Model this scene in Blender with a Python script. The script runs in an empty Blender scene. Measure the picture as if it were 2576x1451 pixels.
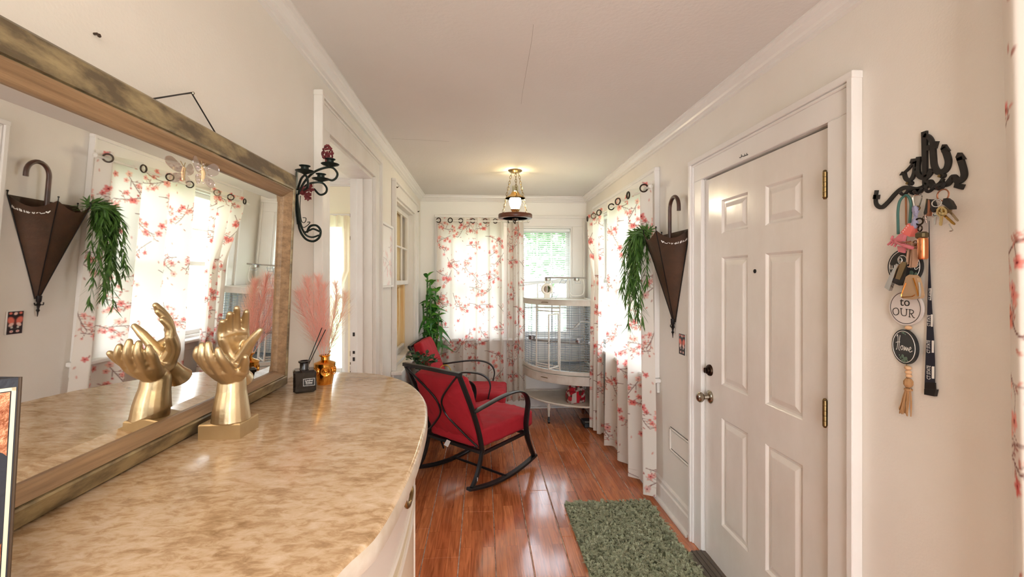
import bpy, bmesh, math, random
import numpy as np
from mathutils import Vector, Matrix
random.seed(7); RNG = np.random.default_rng(11)
PI = math.pi
scene = bpy.context.scene
COL = scene.collection

# ------------------------------------------------------------------ camera
F_PX, EYE, YAW = 1110.0, 1.47, math.atan(73/1110.0)
cam_d = bpy.data.cameras.new('camera'); cam = bpy.data.objects.new('camera', cam_d); COL.objects.link(cam)
cam_d.sensor_width = 36.0; cam_d.lens = F_PX/2576*36.0
cam_d.shift_y = -25.5/2576; cam_d.clip_start = 0.02; cam_d.clip_end = 200
cam.location = (0, 0, EYE); cam.rotation_euler = (PI/2, 0, -YAW)
scene.camera = cam
# ------------------------------------------------------------------ exposure, sky, pendant lamp, added fill
vs = scene.view_settings
vs.view_transform = 'Standard'; vs.look = 'None'; vs.gamma = 1.0; vs.exposure = 0.62
try: vs.use_curve_mapping = False
except Exception: pass
world = bpy.data.worlds.new('sky'); scene.world = world; world.use_nodes = True
wn = world.node_tree.nodes; wl = world.node_tree.links
bg = wn['Background']; bg.inputs['Strength'].default_value = 5.2
tcw = wn.new('ShaderNodeTexCoord'); sep = wn.new('ShaderNodeSeparateXYZ'); rmp = wn.new('ShaderNodeValToRGB')
wl.new(tcw.outputs['Generated'], sep.inputs[0]); wl.new(sep.outputs['Z'], rmp.inputs[0]); wl.new(rmp.outputs[0], bg.inputs['Color'])
rmp.color_ramp.elements[0].position = 0.0; rmp.color_ramp.elements[0].color = (0.95, 0.97, 1.0, 1)
rmp.color_ramp.elements[1].position = 0.6; rmp.color_ramp.elements[1].color = (0.78, 0.88, 1.0, 1)

def lamp(name, loc, power, col, radius):
    d = bpy.data.lights.new(name, 'POINT'); d.energy = power; d.color = col; d.shadow_soft_size = radius
    o = bpy.data.objects.new(name, d); o.location = loc; COL.objects.link(o); return o
lamp('rear_fill_light', (0.3, -0.75, 2.12), 17, (1.0, 0.86, 0.70), 0.14)  # added warm fill behind the camera, no fixture there
lamp('pendant_bulb', (0.277, 3.79, 2.225), 2.2, (1.0, 0.80, 0.52), 0.012)

# ------------------------------------------------------------------ helpers
def S(r, g, b):
    def c(v):
        v /= 255.0
        return v/12.92 if v <= 0.04045 else ((v+0.055)/1.055)**2.4
    return (c(r), c(g), c(b), 1.0)

_cy, _sy = math.cos(YAW), math.sin(YAW)
def ray(u, v):                       # sight line of a measured point of the photograph
    xc = (u-1288)/F_PX; z = (700-v)/F_PX
    return Vector((xc*_cy+_sy, -xc*_sy+_cy, z))
def on_x(u, v, X): r = ray(u, v); return r*(X/r.x)+Vector((0, 0, EYE))
def on_y(u, v, Y): r = ray(u, v); return r*(Y/r.y)+Vector((0, 0, EYE))
def on_z(u, v, Z): r = ray(u, v); return r*((Z-EYE)/r.z)+Vector((0, 0, EYE))

def frame_from(d, up=Vector((0, 0, 1))):
    d = d.normalized()
    a = up - d*up.dot(d)
    if a.length < 1e-4:
        up = Vector((1, 0, 0)); a = up - d*up.dot(d)
    a.normalize(); b = d.cross(a)
    return a, b

class M:
    def __init__(s): s.v = []; s.f = []
    def add(s, vs, fs):
        n = len(s.v); s.v += [tuple(p) for p in vs]; s.f += [tuple(i+n for i in f) for f in fs]; return s
    def box(s, x0, x1, y0, y1, z0, z1, bev=0.0, T=None):
        if bev <= 0:
            vs = [(x0,y0,z0),(x1,y0,z0),(x1,y1,z0),(x0,y1,z0),(x0,y0,z1),(x1,y0,z1),(x1,y1,z1),(x0,y1,z1)]
            fs = [(3,2,1,0),(4,5,6,7),(0,1,5,4),(1,2,6,5),(2,3,7,6),(3,0,4,7)]
        else:
            b = min(bev, abs(x1-x0)*.45, abs(y1-y0)*.45, abs(z1-z0)*.45)
            vs = []; fs = []
            for zi, ins in ((z0, b), (z0+b, 0), (z1-b, 0), (z1, b)):
                c = b if ins == 0 else b
                xa, xb, ya, yb = x0+ins, x1-ins, y0+ins, y1-ins
                k = b if ins == 0 else b*.6
                vs += [(xa+k,ya,zi),(xb-k,ya,zi),(xb,ya+k,zi),(xb,yb-k,zi),(xb-k,yb,zi),(xa+k,yb,zi),(xa,yb-k,zi),(xa,ya+k,zi)]
            for r in range(3):
                for i in range(8):
                    j = (i+1) % 8
                    fs.append((r*8+i, r*8+j, r*8+8+j, r*8+8+i))
            fs.append(tuple(range(7,-1,-1))); fs.append(tuple(range(24,32)))
        if T is not None: vs = [T @ Vector(p) for p in vs]
        return s.add(vs, fs)
    def tube(s, pts, r, n=8, closed=False, sy=1.0, up=None, cap=True):
        """round (or sy-flattened) tube; r a number or a list"""
        pts = [Vector(p) for p in pts]; N = len(pts)
        rs = r if isinstance(r, (list, tuple)) else [r]*N
        up = Vector(up) if up is not None else Vector((0, 0, 1))
        vs = []; fs = []; pa = None
        for i, p in enumerate(pts):
            if closed: d = pts[(i+1) % N]-pts[i-1]
            else: d = pts[min(i+1, N-1)]-pts[max(i-1, 0)]
            if d.length < 1e-9: d = Vector((0, 0, 1))
            d.normalize()
            if pa is None or True:
                base = pa if pa is not None else up
                a, b = frame_from(d, base)
            pa = a
            for k in range(n):
                t = 2*PI*(k+0.5)/n
                vs.append(p + a*(math.cos(t)*rs[i]) + b*(math.sin(t)*rs[i]*sy))
        R = N if closed else N-1
        for i in range(R):
            i2 = (i+1) % N
            for k in range(n):
                k2 = (k+1) % n
                fs.append((i*n+k, i*n+k2, i2*n+k2, i2*n+k))
        if not closed and cap:
            fs.append(tuple(range(n-1, -1, -1))); fs.append(tuple((N-1)*n+k for k in range(n)))
        return s.add(vs, fs)
    def bar(s, pts, w, t, side, closed=False):
        """flat bar: width w along the fixed direction `side`, thickness t in the bending plane"""
        pts = [Vector(p) for p in pts]; side = Vector(side).normalized(); N = len(pts); vs = []; fs = []
        for i, p in enumerate(pts):
            d = (pts[(i+1) % N]-pts[i-1]) if closed else (pts[min(i+1, N-1)]-pts[max(i-1, 0)])
            nrm = d.cross(side)
            if nrm.length < 1e-9: nrm = Vector((0, 0, 1))
            nrm.normalize()
            c = t*0.25
            for (a, b) in ((-.5, -.5+.2), (-.5+.08, -.5), (.5-.08, -.5), (.5, -.5+.2), (.5, .5-.2), (.5-.08, .5), (-.5+.08, .5), (-.5, .5-.2)):
                vs.append(p+side*(a*w)+nrm*(b*t))
        R = N if closed else N-1
        for i in range(R):
            j = (i+1) % N
            for k in range(8):
                l = (k+1) % 8
                fs.append((i*8+k, i*8+l, j*8+l, j*8+k))
        if not closed:
            fs.append(tuple(range(7, -1, -1))); fs.append(tuple((N-1)*8+k for k in range(8)))
        return s.add(vs, fs)
    def lathe(s, prof, c=(0, 0, 0), n=20, axis=(0, 0, 1), sx=1.0, sy=1.0):
        ax = Vector(axis).normalized(); a, b = frame_from(ax, Vector((0, 1, 0)) if abs(ax.y) < .9 else Vector((1, 0, 0))); c = Vector(c)
        vs = []; fs = []; m = len(prof)
        for (r, z) in prof:
            for k in range(n):
                t = 2*PI*k/n
                vs.append(c+ax*z+a*(r*math.cos(t)*sx)+b*(r*math.sin(t)*sy))
        for i in range(m-1):
            for k in range(n):
                k2 = (k+1) % n
                fs.append((i*n+k, i*n+k2, (i+1)*n+k2, (i+1)*n+k))
        if prof[0][0] > 1e-6: fs.append(tuple(range(n-1, -1, -1)))
        if prof[-1][0] > 1e-6: fs.append(tuple((m-1)*n+k for k in range(n)))
        return s.add(vs, fs)
    def ball(s, c, r, n=10, sc=(1, 1, 1)):
        c = Vector(c); vs = []; fs = []; R = max(4, n//2)
        for i in range(R+1):
            ph = PI*i/R
            for k in range(n):
                t = 2*PI*k/n
                vs.append((c.x+r*sc[0]*math.sin(ph)*math.cos(t), c.y+r*sc[1]*math.sin(ph)*math.sin(t), c.z-r*sc[2]*math.cos(ph)))
        for i in range(R):
            for k in range(n):
                k2 = (k+1) % n; fs.append((i*n+k, i*n+k2, (i+1)*n+k2, (i+1)*n+k))
        return s.add(vs, fs)
    def torus(s, c, R, r, axis, n=20, m=6, sx=1.0, up=None):
        ax = Vector(axis).normalized(); a, b = frame_from(ax, Vector(up) if up else Vector((0, 0, 1))); c = Vector(c)
        pts = [c+a*(R*math.cos(2*PI*k/n)*sx)+b*(R*math.sin(2*PI*k/n)) for k in range(n)]
        vs = []; fs = []
        for k, p in enumerate(pts):
            o = (p-c).normalized()
            for j in range(m):
                t = 2*PI*j/m; vs.append(p+o*(r*math.cos(t))+ax*(r*math.sin(t)))
        for k in range(n):
            k2 = (k+1) % n
            for j in range(m):
                j2 = (j+1) % m; fs.append((k*m+j, k*m+j2, k2*m+j2, k2*m+j))
        return s.add(vs, fs)
    def prism(s, poly, vec):
        vec = Vector(vec); n = len(poly); p = [Vector(q) for q in poly]
        vs = p+[q+vec for q in p]
        fs = [tuple(range(n-1, -1, -1)), tuple(range(n, 2*n))]+[(i, (i+1) % n, n+(i+1) % n, n+i) for i in range(n)]
        return s.add(vs, fs)
    def sweep(s, prof, p0, p1, u, v):
        """profile [(a,b)] in directions u, v extruded from p0 to p1"""
        p0 = Vector(p0); p1 = Vector(p1); u = Vector(u); v = Vector(v)
        return s.prism([p0+u*a+v*b for a, b in prof], p1-p0)
    def stroke(s, pts, ws, depth_vec, nrm):
        """flat pen stroke with square ends, extruded along depth_vec; nrm = plane normal"""
        pts = [Vector(p) for p in pts]; N = len(pts); nrm = Vector(nrm).normalized(); D = Vector(depth_vec)
        ws = ws if isinstance(ws, (list, tuple)) else [ws]*N
        L = []; R = []
        for i, p in enumerate(pts):
            d = (pts[min(i+1, N-1)]-pts[max(i-1, 0)]).normalized(); q = nrm.cross(d)
            L.append(p+q*(ws[i]/2)); R.append(p-q*(ws[i]/2))
        vs = L+R+[a+D for a in L]+[a+D for a in R]; fs = []
        for i in range(N-1):
            fs += [(i, i+1, N+i+1, N+i), (2*N+i, 3*N+i, 3*N+i+1, 2*N+i+1), (i, 2*N+i, 2*N+i+1, i+1), (N+i, N+i+1, 3*N+i+1, 3*N+i)]
        fs += [(0, N, 3*N, 2*N), (N-1, 3*N-1, 4*N-1, 2*N-1)]
        return s.add(vs, fs)
    def build(s, name, mat, parent=None, smooth=False, kind=None, label=None, recalc=True, T=None):
        me = bpy.data.meshes.new(name)
        vs = s.v if T is None else [tuple(T @ Vector(p)) for p in s.v]
        me.from_pydata(vs, [], s.f)
        if recalc and len(s.f) < 60000:
            bm = bmesh.new(); bm.from_mesh(me); bmesh.ops.recalc_face_normals(bm, faces=bm.faces); bm.to_mesh(me); bm.free()
        if smooth:
            me.polygons.foreach_set('use_smooth', [True]*len(me.polygons))
            if smooth != 'full':
                try: me.set_sharp_from_angle(angle=math.radians(40))
                except Exception: pass
        me.materials.append(mat)
        return link(name, me, parent, kind, label)

def link(name, me, parent=None, kind=None, label=None):
    o = bpy.data.objects.new(name, me); COL.objects.link(o)
    if parent is not None:
        o.parent = parent
        o.matrix_parent_inverse = Matrix.Translation(-_wloc(parent))
    if kind: o['kind'] = kind
    if label: o['label'] = label
    return o
def _wloc(p):
    v = Vector(p.location)
    while p.parent is not None:
        v = v + Vector((0, 0, 0)); break
    return v if p.parent is None else Vector((0, 0, 0))
def thing(name, label, cat, loc=(0, 0, 0), group=None):
    o = bpy.data.objects.new(name, None); COL.objects.link(o); o.location = loc
    o.empty_display_size = 0.05
    o['label'] = label; o['category'] = cat
    if group: o['group'] = group
    return o
def tag(o, label, cat, group=None):
    o['label'] = label; o['category'] = cat
    if group: o['group'] = group
    return o
def crv(pts, n=6, closed=False):
    """Catmull-Rom through the points"""
    P = [Vector(p) for p in pts]; out = []; N = len(P)
    R = N if closed else N-1
    for i in range(R):
        if closed: a, b, c, d = P[i-1], P[i], P[(i+1) % N], P[(i+2) % N]
        else: a, b, c, d = P[max(i-1, 0)], P[i], P[i+1], P[min(i+2, N-1)]
        for k in range(n):
            t = k/n
            out.append(0.5*((2*b)+(c-a)*t+(2*a-5*b+4*c-d)*t*t+(3*b-a-3*c+d)*t**3))
    if not closed: out.append(P[-1])
    return out
_font = {}
def text_mesh(txt, size, org, right, up, mat, name, parent, depth=0.0006, align='CENTER', stretch=1.0):
    c = bpy.data.curves.new(name, 'FONT'); c.body = txt; c.size = size; c.align_x = align; c.align_y = 'CENTER'
    c.extrude = depth; c.resolution_u = 3
    o = bpy.data.objects.new(name, c); COL.objects.link(o)
    bpy.context.view_layer.update()
    me = bpy.data.meshes.new_from_object(o.evaluated_get(bpy.context.evaluated_depsgraph_get()))
    bpy.data.objects.remove(o); bpy.data.curves.remove(c)
    r = Vector(right).normalized()*stretch; u = Vector(up).normalized(); n = Vector(right).normalized().cross(u)
    Mx = Matrix(((r.x, u.x, n.x, org[0]), (r.y, u.y, n.y, org[1]), (r.z, u.z, n.z, org[2]), (0, 0, 0, 1)))
    me.transform(Mx); me.materials.clear(); me.materials.append(mat); me.name = name
    return link(name, me, parent)

# ------------------------------------------------------------------ materials
def newmat(name):
    m = bpy.data.materials.new(name); m.use_nodes = True
    nt = m.node_tree; return m, nt, nt.nodes['Principled BSDF']
def mat(name, col, rough=0.5, metal=0.0, var=None, bump=None, coat=0.0, stretch=(1, 1, 1), spec=None, emit=None, trans=0.0):
    """var = (scale, colour2, contrast); bump = (scale, strength)"""
    m, nt, p = newmat(name); N = nt.nodes; L = nt.links
    p.inputs['Roughness'].default_value = rough; p.inputs['Metallic'].default_value = metal
    p.inputs['Base Color'].default_value = col
    if coat: p.inputs['Coat Weight'].default_value = coat; p.inputs['Coat Roughness'].default_value = 0.08
    if spec is not None: p.inputs['Specular IOR Level'].default_value = spec
    if trans: p.inputs['Transmission Weight'].default_value = trans
    if emit: p.inputs['Emission Color'].default_value = emit[0]; p.inputs['Emission Strength'].default_value = emit[1]
    ge = N.new('ShaderNodeNewGeometry'); mp = N.new('ShaderNodeMapping'); mp.inputs['Scale'].default_value = stretch
    L.new(ge.outputs['Position'], mp.inputs['Vector'])
    if var:
        nz = N.new('ShaderNodeTexNoise'); nz.inputs['Scale'].default_value = var[0]; nz.inputs['Detail'].default_value = 6; nz.inputs['Roughness'].default_value = 0.6
        L.new(mp.outputs[0], nz.inputs['Vector'])
        r = N.new('ShaderNodeValToRGB'); c = var[2] if len(var) > 2 else 0.2
        r.color_ramp.elements[0].position = 0.5-c; r.color_ramp.elements[0].color = col
        r.color_ramp.elements[1].position = 0.5+c; r.color_ramp.elements[1].color = var[1]
        L.new(nz.outputs['Fac'], r.inputs[0]); L.new(r.outputs[0], p.inputs['Base Color'])
    if bump:
        nb = N.new('ShaderNodeTexNoise'); nb.inputs['Scale'].default_value = bump[0]; nb.inputs['Detail'].default_value = 4
        L.new(mp.outputs[0], nb.inputs['Vector'])
        b = N.new('ShaderNodeBump'); b.inputs['Strength'].default_value = bump[1]; b.inputs['Distance'].default_value = 0.01
        L.new(nb.outputs['Fac'], b.inputs['Height']); L.new(b.outputs[0], p.inputs['Normal'])
    return m
def math_node(nt, op, a, b=None):
    n = nt.nodes.new('ShaderNodeMath'); n.operation = op
    for i, x in enumerate((a, b)):
        if x is None: continue
        if isinstance(x, (int, float)): n.inputs[i].default_value = x
        else: nt.links.new(x, n.inputs[i])
    return n.outputs[0]

WALL = mat('wall_paint', S(226, 219, 209), 0.62, var=(1.6, S(234, 229, 221), .25), bump=(140, .06))
WALLB = mat('far_wall_paint', S(242, 239, 233), 0.6, bump=(140, .06))
CEIL = mat('ceiling_paint', S(219, 213, 206), 0.8, var=(1.1, S(227, 222, 216), .25), bump=(60, .12))
TRIM = mat('trim_gloss', S(228, 224, 219), 0.28, var=(3, S(236, 233, 229), .3), bump=(22, .05))
WORN = mat('worn_trim_paint', S(222, 216, 208), 0.38, var=(9, S(232, 228, 222), .18), bump=(30, .10), stretch=(1, 1, .35))
DOORP = mat('door_gloss_paint', S(224, 217, 209), 0.2, var=(5, S(235, 230, 224), .22), bump=(16, .10), stretch=(1, 1.2, .6))
CRACK = mat('plaster_crack', S(176, 166, 156), 0.9)

def floor_mat():
    m, nt, p = newmat('laminate_planks'); N = nt.nodes; L = nt.links
    ge = N.new('ShaderNodeNewGeometry'); sp = N.new('ShaderNodeSeparateXYZ'); L.new(ge.outputs['Position'], sp.inputs[0])
    cb = N.new('ShaderNodeCombineXYZ'); L.new(sp.outputs['Y'], cb.inputs['X']); L.new(sp.outputs['X'], cb.inputs['Y'])
    br = N.new('ShaderNodeTexBrick'); L.new(cb.outputs[0], br.inputs['Vector'])
    br.inputs['Scale'].default_value = 1; br.inputs['Brick Width'].default_value = .43; br.inputs['Row Height'].default_value = .0633
    br.inputs['Mortar Size'].default_value = .0006; br.offset = .37; br.inputs['Bias'].default_value = -.1
    br.inputs['Color1'].default_value = S(212, 130, 84); br.inputs['Color2'].default_value = S(174, 96, 58); br.inputs['Mortar'].default_value = S(120, 58, 34)
    cb2 = N.new('ShaderNodeCombineXYZ')
    L.new(math_node(nt, 'MULTIPLY', sp.outputs['X'], 42.0), cb2.inputs['X']); L.new(math_node(nt, 'MULTIPLY', sp.outputs['Y'], 3.2), cb2.inputs['Y'])
    ad = N.new('ShaderNodeVectorMath'); ad.operation = 'ADD'; L.new(cb2.outputs[0], ad.inputs[0])
    sc = N.new('ShaderNodeVectorMath'); sc.operation = 'SCALE'; sc.inputs['Scale'].default_value = 7; L.new(br.outputs['Color'], sc.inputs[0]); L.new(sc.outputs[0], ad.inputs[1])
    nz = N.new('ShaderNodeTexNoise'); nz.inputs['Scale'].default_value = 1; nz.inputs['Detail'].default_value = 7; nz.inputs['Distortion'].default_value = 1.6
    L.new(ad.outputs[0], nz.inputs['Vector'])
    r = N.new('ShaderNodeValToRGB'); r.color_ramp.elements[0].position = .32; r.color_ramp.elements[0].color = (.62, .56, .5, 1); r.color_ramp.elements[1].position = .62; r.color_ramp.elements[1].color = (1.12, 1.1, 1.05, 1)
    L.new(nz.outputs['Fac'], r.inputs[0])
    mx = N.new('ShaderNodeMix'); mx.data_type = 'RGBA'; mx.blend_type = 'MULTIPLY'; mx.inputs[0].default_value = 1
    L.new(br.outputs['Color'], mx.inputs[6]); L.new(r.outputs[0], mx.inputs[7]); L.new(mx.outputs[2], p.inputs['Base Color'])
    p.inputs['Roughness'].default_value = .2; p.inputs['Coat Weight'].default_value = .7; p.inputs['Coat Roughness'].default_value = .10
    b = N.new('ShaderNodeBump'); b.inputs['Strength'].default_value = .06; b.inputs['Distance'].default_value = .01
    L.new(nz.outputs['Fac'], b.inputs['Height']); L.new(b.outputs[0], p.inputs['Normal'])
    return m
FLOOR = floor_mat()
UNDERLAY = mat('pale_underlay', S(236, 222, 208), .6, var=(26, S(150, 110, 90), .16))

def counter_mat():
    m, nt, p = newmat('tan_marble_laminate'); N = nt.nodes; L = nt.links
    ge = N.new('ShaderNodeNewGeometry'); mp = N.new('ShaderNodeMapping'); mp.inputs['Rotation'].default_value = (0, 0, .55); mp.inputs['Scale'].default_value = (1.0, 2.0, 1)
    L.new(ge.outputs['Position'], mp.inputs[0])
    n1 = N.new('ShaderNodeTexNoise'); n1.inputs['Scale'].default_value = 34; n1.inputs['Detail'].default_value = 9; n1.inputs['Roughness'].default_value = .68; n1.inputs['Distortion'].default_value = .5
    n2 = N.new('ShaderNodeTexNoise'); n2.inputs['Scale'].default_value = 9; n2.inputs['Detail'].default_value = 5; n2.inputs['Distortion'].default_value = 1.2
    L.new(mp.outputs[0], n1.inputs['Vector']); L.new(mp.outputs[0], n2.inputs['Vector'])
    a = math_node(nt, 'ADD', math_node(nt, 'MULTIPLY', n1.outputs['Fac'], .66), math_node(nt, 'MULTIPLY', n2.outputs['Fac'], .34))
    r = N.new('ShaderNodeValToRGB'); e = r.color_ramp.elements
    e[0].position = .34; e[0].color = S(158, 126, 90); e[1].position = .66; e[1].color = S(228, 208, 184)
    k = e.new(.44); k.color = S(190, 158, 122); k = e.new(.51); k.color = S(210, 182, 148)
    L.new(a, r.inputs[0]); L.new(r.outputs[0], p.inputs['Base Color'])
    p.inputs['Roughness'].default_value = .17
    return m
COUNTER = counter_mat()
COUNTEREDGE = mat('counter_edge_laminate', S(214, 203, 190), .3, var=(18, S(190, 172, 150), .2))
CABINET = mat('cream_cabinet_paint', S(222, 205, 178), .35, var=(4, S(230, 218, 198), .3))
CABPANEL = mat('cabinet_white_panel', S(226, 216, 206), .3)

FRAMEW = mat('weathered_frame_wood', S(98, 84, 62), .40, metal=.1, var=(20, S(164, 146, 108), .09), bump=(60, .15), stretch=(1, .45, 1))
FRAMEI = mat('ribbed_inner_wood', S(170, 138, 104), .42, var=(60, S(120, 94, 68), .2), stretch=(1.2, .05, 1.2), bump=(160, .25))
def mirror_mat():
    m, nt, p = newmat('mirror_silver'); p.inputs['Base Color'].default_value = (.90, .89, .85, 1); p.inputs['Metallic'].default_value = 1; p.inputs['Roughness'].default_value = .012
    return m
MIRROR = mirror_mat()
def glass_mat(name, tint=(1, 1, 1, 1), gl=.08):
    m, nt, p = newmat(name); N = nt.nodes; L = nt.links
    t = N.new('ShaderNodeBsdfTransparent'); t.inputs[0].default_value = tint
    g = N.new('ShaderNodeBsdfGlossy'); g.inputs['Roughness'].default_value = .02
    mx = N.new('ShaderNodeMixShader'); mx.inputs[0].default_value = gl
    L.new(t.outputs[0], mx.inputs[1]); L.new(g.outputs[0], mx.inputs[2]); L.new(mx.outputs[0], N['Material Output'].inputs[0])
    return m
PANE = glass_mat('window_pane_glass', (.96, .98, .98, 1), .07)
SMOKE = glass_mat('smoked_glass', (.30, .27, .26, 1), .10)
CRYSTAL = glass_mat('crystal_lace', (.96, .90, .91, 1), .30)
def cloth_mat(name, col=None, attr=None, tl=.45, sheer=0.0):
    m, nt, p = newmat(name); N = nt.nodes; L = nt.links; N.remove(p)
    d = N.new('ShaderNodeBsdfDiffuse'); t = N.new('ShaderNodeBsdfTranslucent'); mx = N.new('ShaderNodeMixShader'); mx.inputs[0].default_value = tl
    if attr:
        a = N.new('ShaderNodeVertexColor'); a.layer_name = attr
        L.new(a.outputs[0], d.inputs[0]); L.new(a.outputs[0], t.inputs[0])
    else: d.inputs[0].default_value = col; t.inputs[0].default_value = col
    L.new(d.outputs[0], mx.inputs[1]); L.new(t.outputs[0], mx.inputs[2]); out = mx.outputs[0]
    if sheer:
        tr = N.new('ShaderNodeBsdfTransparent'); m2 = N.new('ShaderNodeMixShader'); m2.inputs[0].default_value = sheer
        L.new(out, m2.inputs[1]); L.new(tr.outputs[0], m2.inputs[2]); out = m2.outputs[0]
    L.new(out, N['Material Output'].inputs[0]); return m
BLOSSOM = cloth_mat('blossom_print_cloth', attr='print', tl=.38)
YCURT = cloth_mat('cream_sheer_cloth', S(253, 242, 222), tl=.6, sheer=.12)
PLAINW = mat('plain_white', S(236, 234, 230), .45)
BLACKM = mat('black_metal', S(28, 26, 26), .38, metal=.6)
BRONZE = mat('chair_dark_metal', S(36, 33, 34), .34, metal=.35)
RED = mat('red_cushion_cloth', S(160, 20, 36), .85, var=(5, S(184, 28, 44), .25), bump=(16, .55))
GOLD = mat('champagne_gold', S(212, 192, 158), .36, metal=.92, var=(14, S(194, 170, 130), .3), bump=(90, .05))
GOLDB = mat('gold_base_paint', S(190, 164, 122), .42, metal=.55, var=(20, S(172, 144, 100), .3))
GOLDV = mat('polished_gold', S(235, 172, 82), .12, metal=1.0)
BRASS = mat('aged_brass', S(138, 116, 78), .32, metal=1.0)
NICKEL = mat('brushed_nickel', S(165, 155, 140), .22, metal=1.0)
CHROME = mat('chrome', S(205, 205, 205), .15, metal=1.0)
WHITEMETAL = mat('white_cage_enamel', S(222, 216, 206), .4, var=(12, S(206, 196, 182), .2))
CAGEWIRE = mat('cage_wire_backlit', S(128, 138, 148), .4, metal=.3)  # white wires; their dark look against the window is put into this grey
BLACKP = mat('black_plastic', S(20, 19, 20), .35)
BLACKF = mat('black_fabric', S(22, 22, 28), .8)
RUST = mat('rusty_tin', S(58, 44, 32), .55, metal=.35, var=(9, S(84, 58, 40), .2), bump=(70, .15))
LEAFG = mat('leaf_green', S(62, 128, 40), .4, var=(14, S(38, 92, 28), .25))
LEAFL = mat('leaf_bright_green', S(112, 170, 62), .4, var=(14, S(66, 130, 40), .3))
LEAFD = mat('leaf_dark_green', S(36, 66, 40), .45, var=(20, S(54, 90, 56), .3))
GRASSY = mat('garland_leaf', S(30, 66, 24), .5, var=(30, S(98, 142, 60), .26))
STEM = mat('plant_stem', S(70, 110, 50), .5)
WOODD = mat('dark_turned_wood', S(104, 62, 40), .4, var=(30, S(72, 40, 26), .2), stretch=(1, 1, 3))
PINE = mat('raw_pine', S(234, 208, 158), .6, var=(30, S(214, 176, 120), .2), stretch=(1, 1.4, .07))
INK = mat('black_ink', S(22, 20, 20), .5)
WHITEINK = mat('white_ink', S(235, 233, 228), .5)
LOCAL = set()
def link(name, me, parent=None, kind=None, label=None):
    o = bpy.data.objects.new(name, me); COL.objects.link(o)
    if parent is not None:
        o.parent = parent
        if parent.parent is None and parent.name not in LOCAL: o.matrix_parent_inverse = Matrix.Translation(-Vector(parent.location))
    if kind: o['kind'] = kind
    if label: o['label'] = label
    return o
def struct(name, m, mt, smooth=False): return m.build(name, mt, None, smooth, kind='structure')

# ================================================================== ROOM SHELL
XL, XR, YB, ZC = -0.70, 1.186, 5.0, 2.40
YF = -1.6
WT = 0.15; WTL = .125
def wall_with_holes(m, along, a0, a1, z0, z1, holes, n0, n1):
    """boxes around rectangular holes; along 'x' or 'y'; n0..n1 = thickness range"""
    xs = sorted(set([a0, a1]+[h[0] for h in holes]+[h[1] for h in holes]))
    for i in range(len(xs)-1):
        p, q = xs[i], xs[i+1]; c = (p+q)/2
        hz = sorted([(h[2], h[3]) for h in holes if h[0] < c < h[1]])
        z = z0
        for (ha, hb) in hz+[(z1, z1)]:
            if ha > z+1e-6:
                if along == 'y': m.box(n0, n1, p, q, z, ha)
                else: m.box(p, q, n0, n1, z, ha)
            z = max(z, hb)
    return m
DOOR = (1.425, 2.292, 0.0, 2.0)
WR = (3.02, 4.46, 0.80, 2.09)         # window in the right wall
WN = (-0.35, 0.70, 0.75, 2.10)        # window beside the camera
WBL = (-0.44, 0.225, 0.80, 2.035)     # back window, left half
WBR = (0.40, 1.02, 0.80, 2.06)        # back window, right half
LD = (2.01, 2.85, 0.0, 2.114)         # doorway in the left wall
LW = (3.55, 4.50, 0.76, 2.12)         # boarded window in the left wall
w = M(); wall_with_holes(w, 'y', YF, YB, 0, ZC, [WN, DOOR, WR], XR, XR+WT); WALLR = struct('wall_right', w, WALL)
w = M(); wall_with_holes(w, 'y', YF, YB+WT, 0, ZC, [LD, LW], XL-WTL, XL); WALLL = struct('wall_left', w, WALL)
w = M(); wall_with_holes(w, 'x', XL, XR+WT, 0, ZC, [WBL, WBR], YB, YB+WT); WALLBK = struct('wall_back', w, WALLB)
w = M(); w.box(XL-WT, XR+WT, YF, YB+WT, ZC, ZC+.12); CEI = struct('ceiling', w, CEIL)
w = M()
for pts in ([(1342, 62), (1338, 100), (1331, 140), (1322, 190), (1314, 236), (1311, 262)], [(985, 349), (1060, 352), (1130, 356)]):
    w.stroke([on_z(u, v, ZC-.0008) for u, v in pts], .0012, (0, 0, .0006), (0, 0, 1))
w.build('hairline_crack', CRACK, CEI)

# floor: underlay slab, paled for the light its gaps reflect, and separate planks
w = M(); w.box(XL-WT, XR+WT, YF, YB+WT, -.12, -.0045); FL = struct('floor', w, UNDERLAY)
PW = .1905
seams = [-.125+PW*k for k in range(-4, 9)]
off = [.31, .02, .62, .9, .45, 1.1, .2, .75, .05, .55, .95, .35, .7]
for k, x0 in enumerate(seams):
    x1 = min(x0+PW, XR+.01); x0c = max(x0, XL-.01)
    if x1-x0c < .02: continue
    y = YF-off[k % 13]
    while y < YB:
        ya, yb = max(y, YF), min(y+1.21, YB+.005)
        if yb-ya > .03:
            g = .0021+.0012*((k*7) % 3 == 0)
            pm = M(); pm.box(x0c+g, x1-g, ya+.0008, yb-.0008, -.0055, 0.0+.0004*((k*3+int(y*5)) % 3), bev=.0022)
            pm.build('floor_plank', FLOOR, FL)
        y += 1.21

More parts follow.
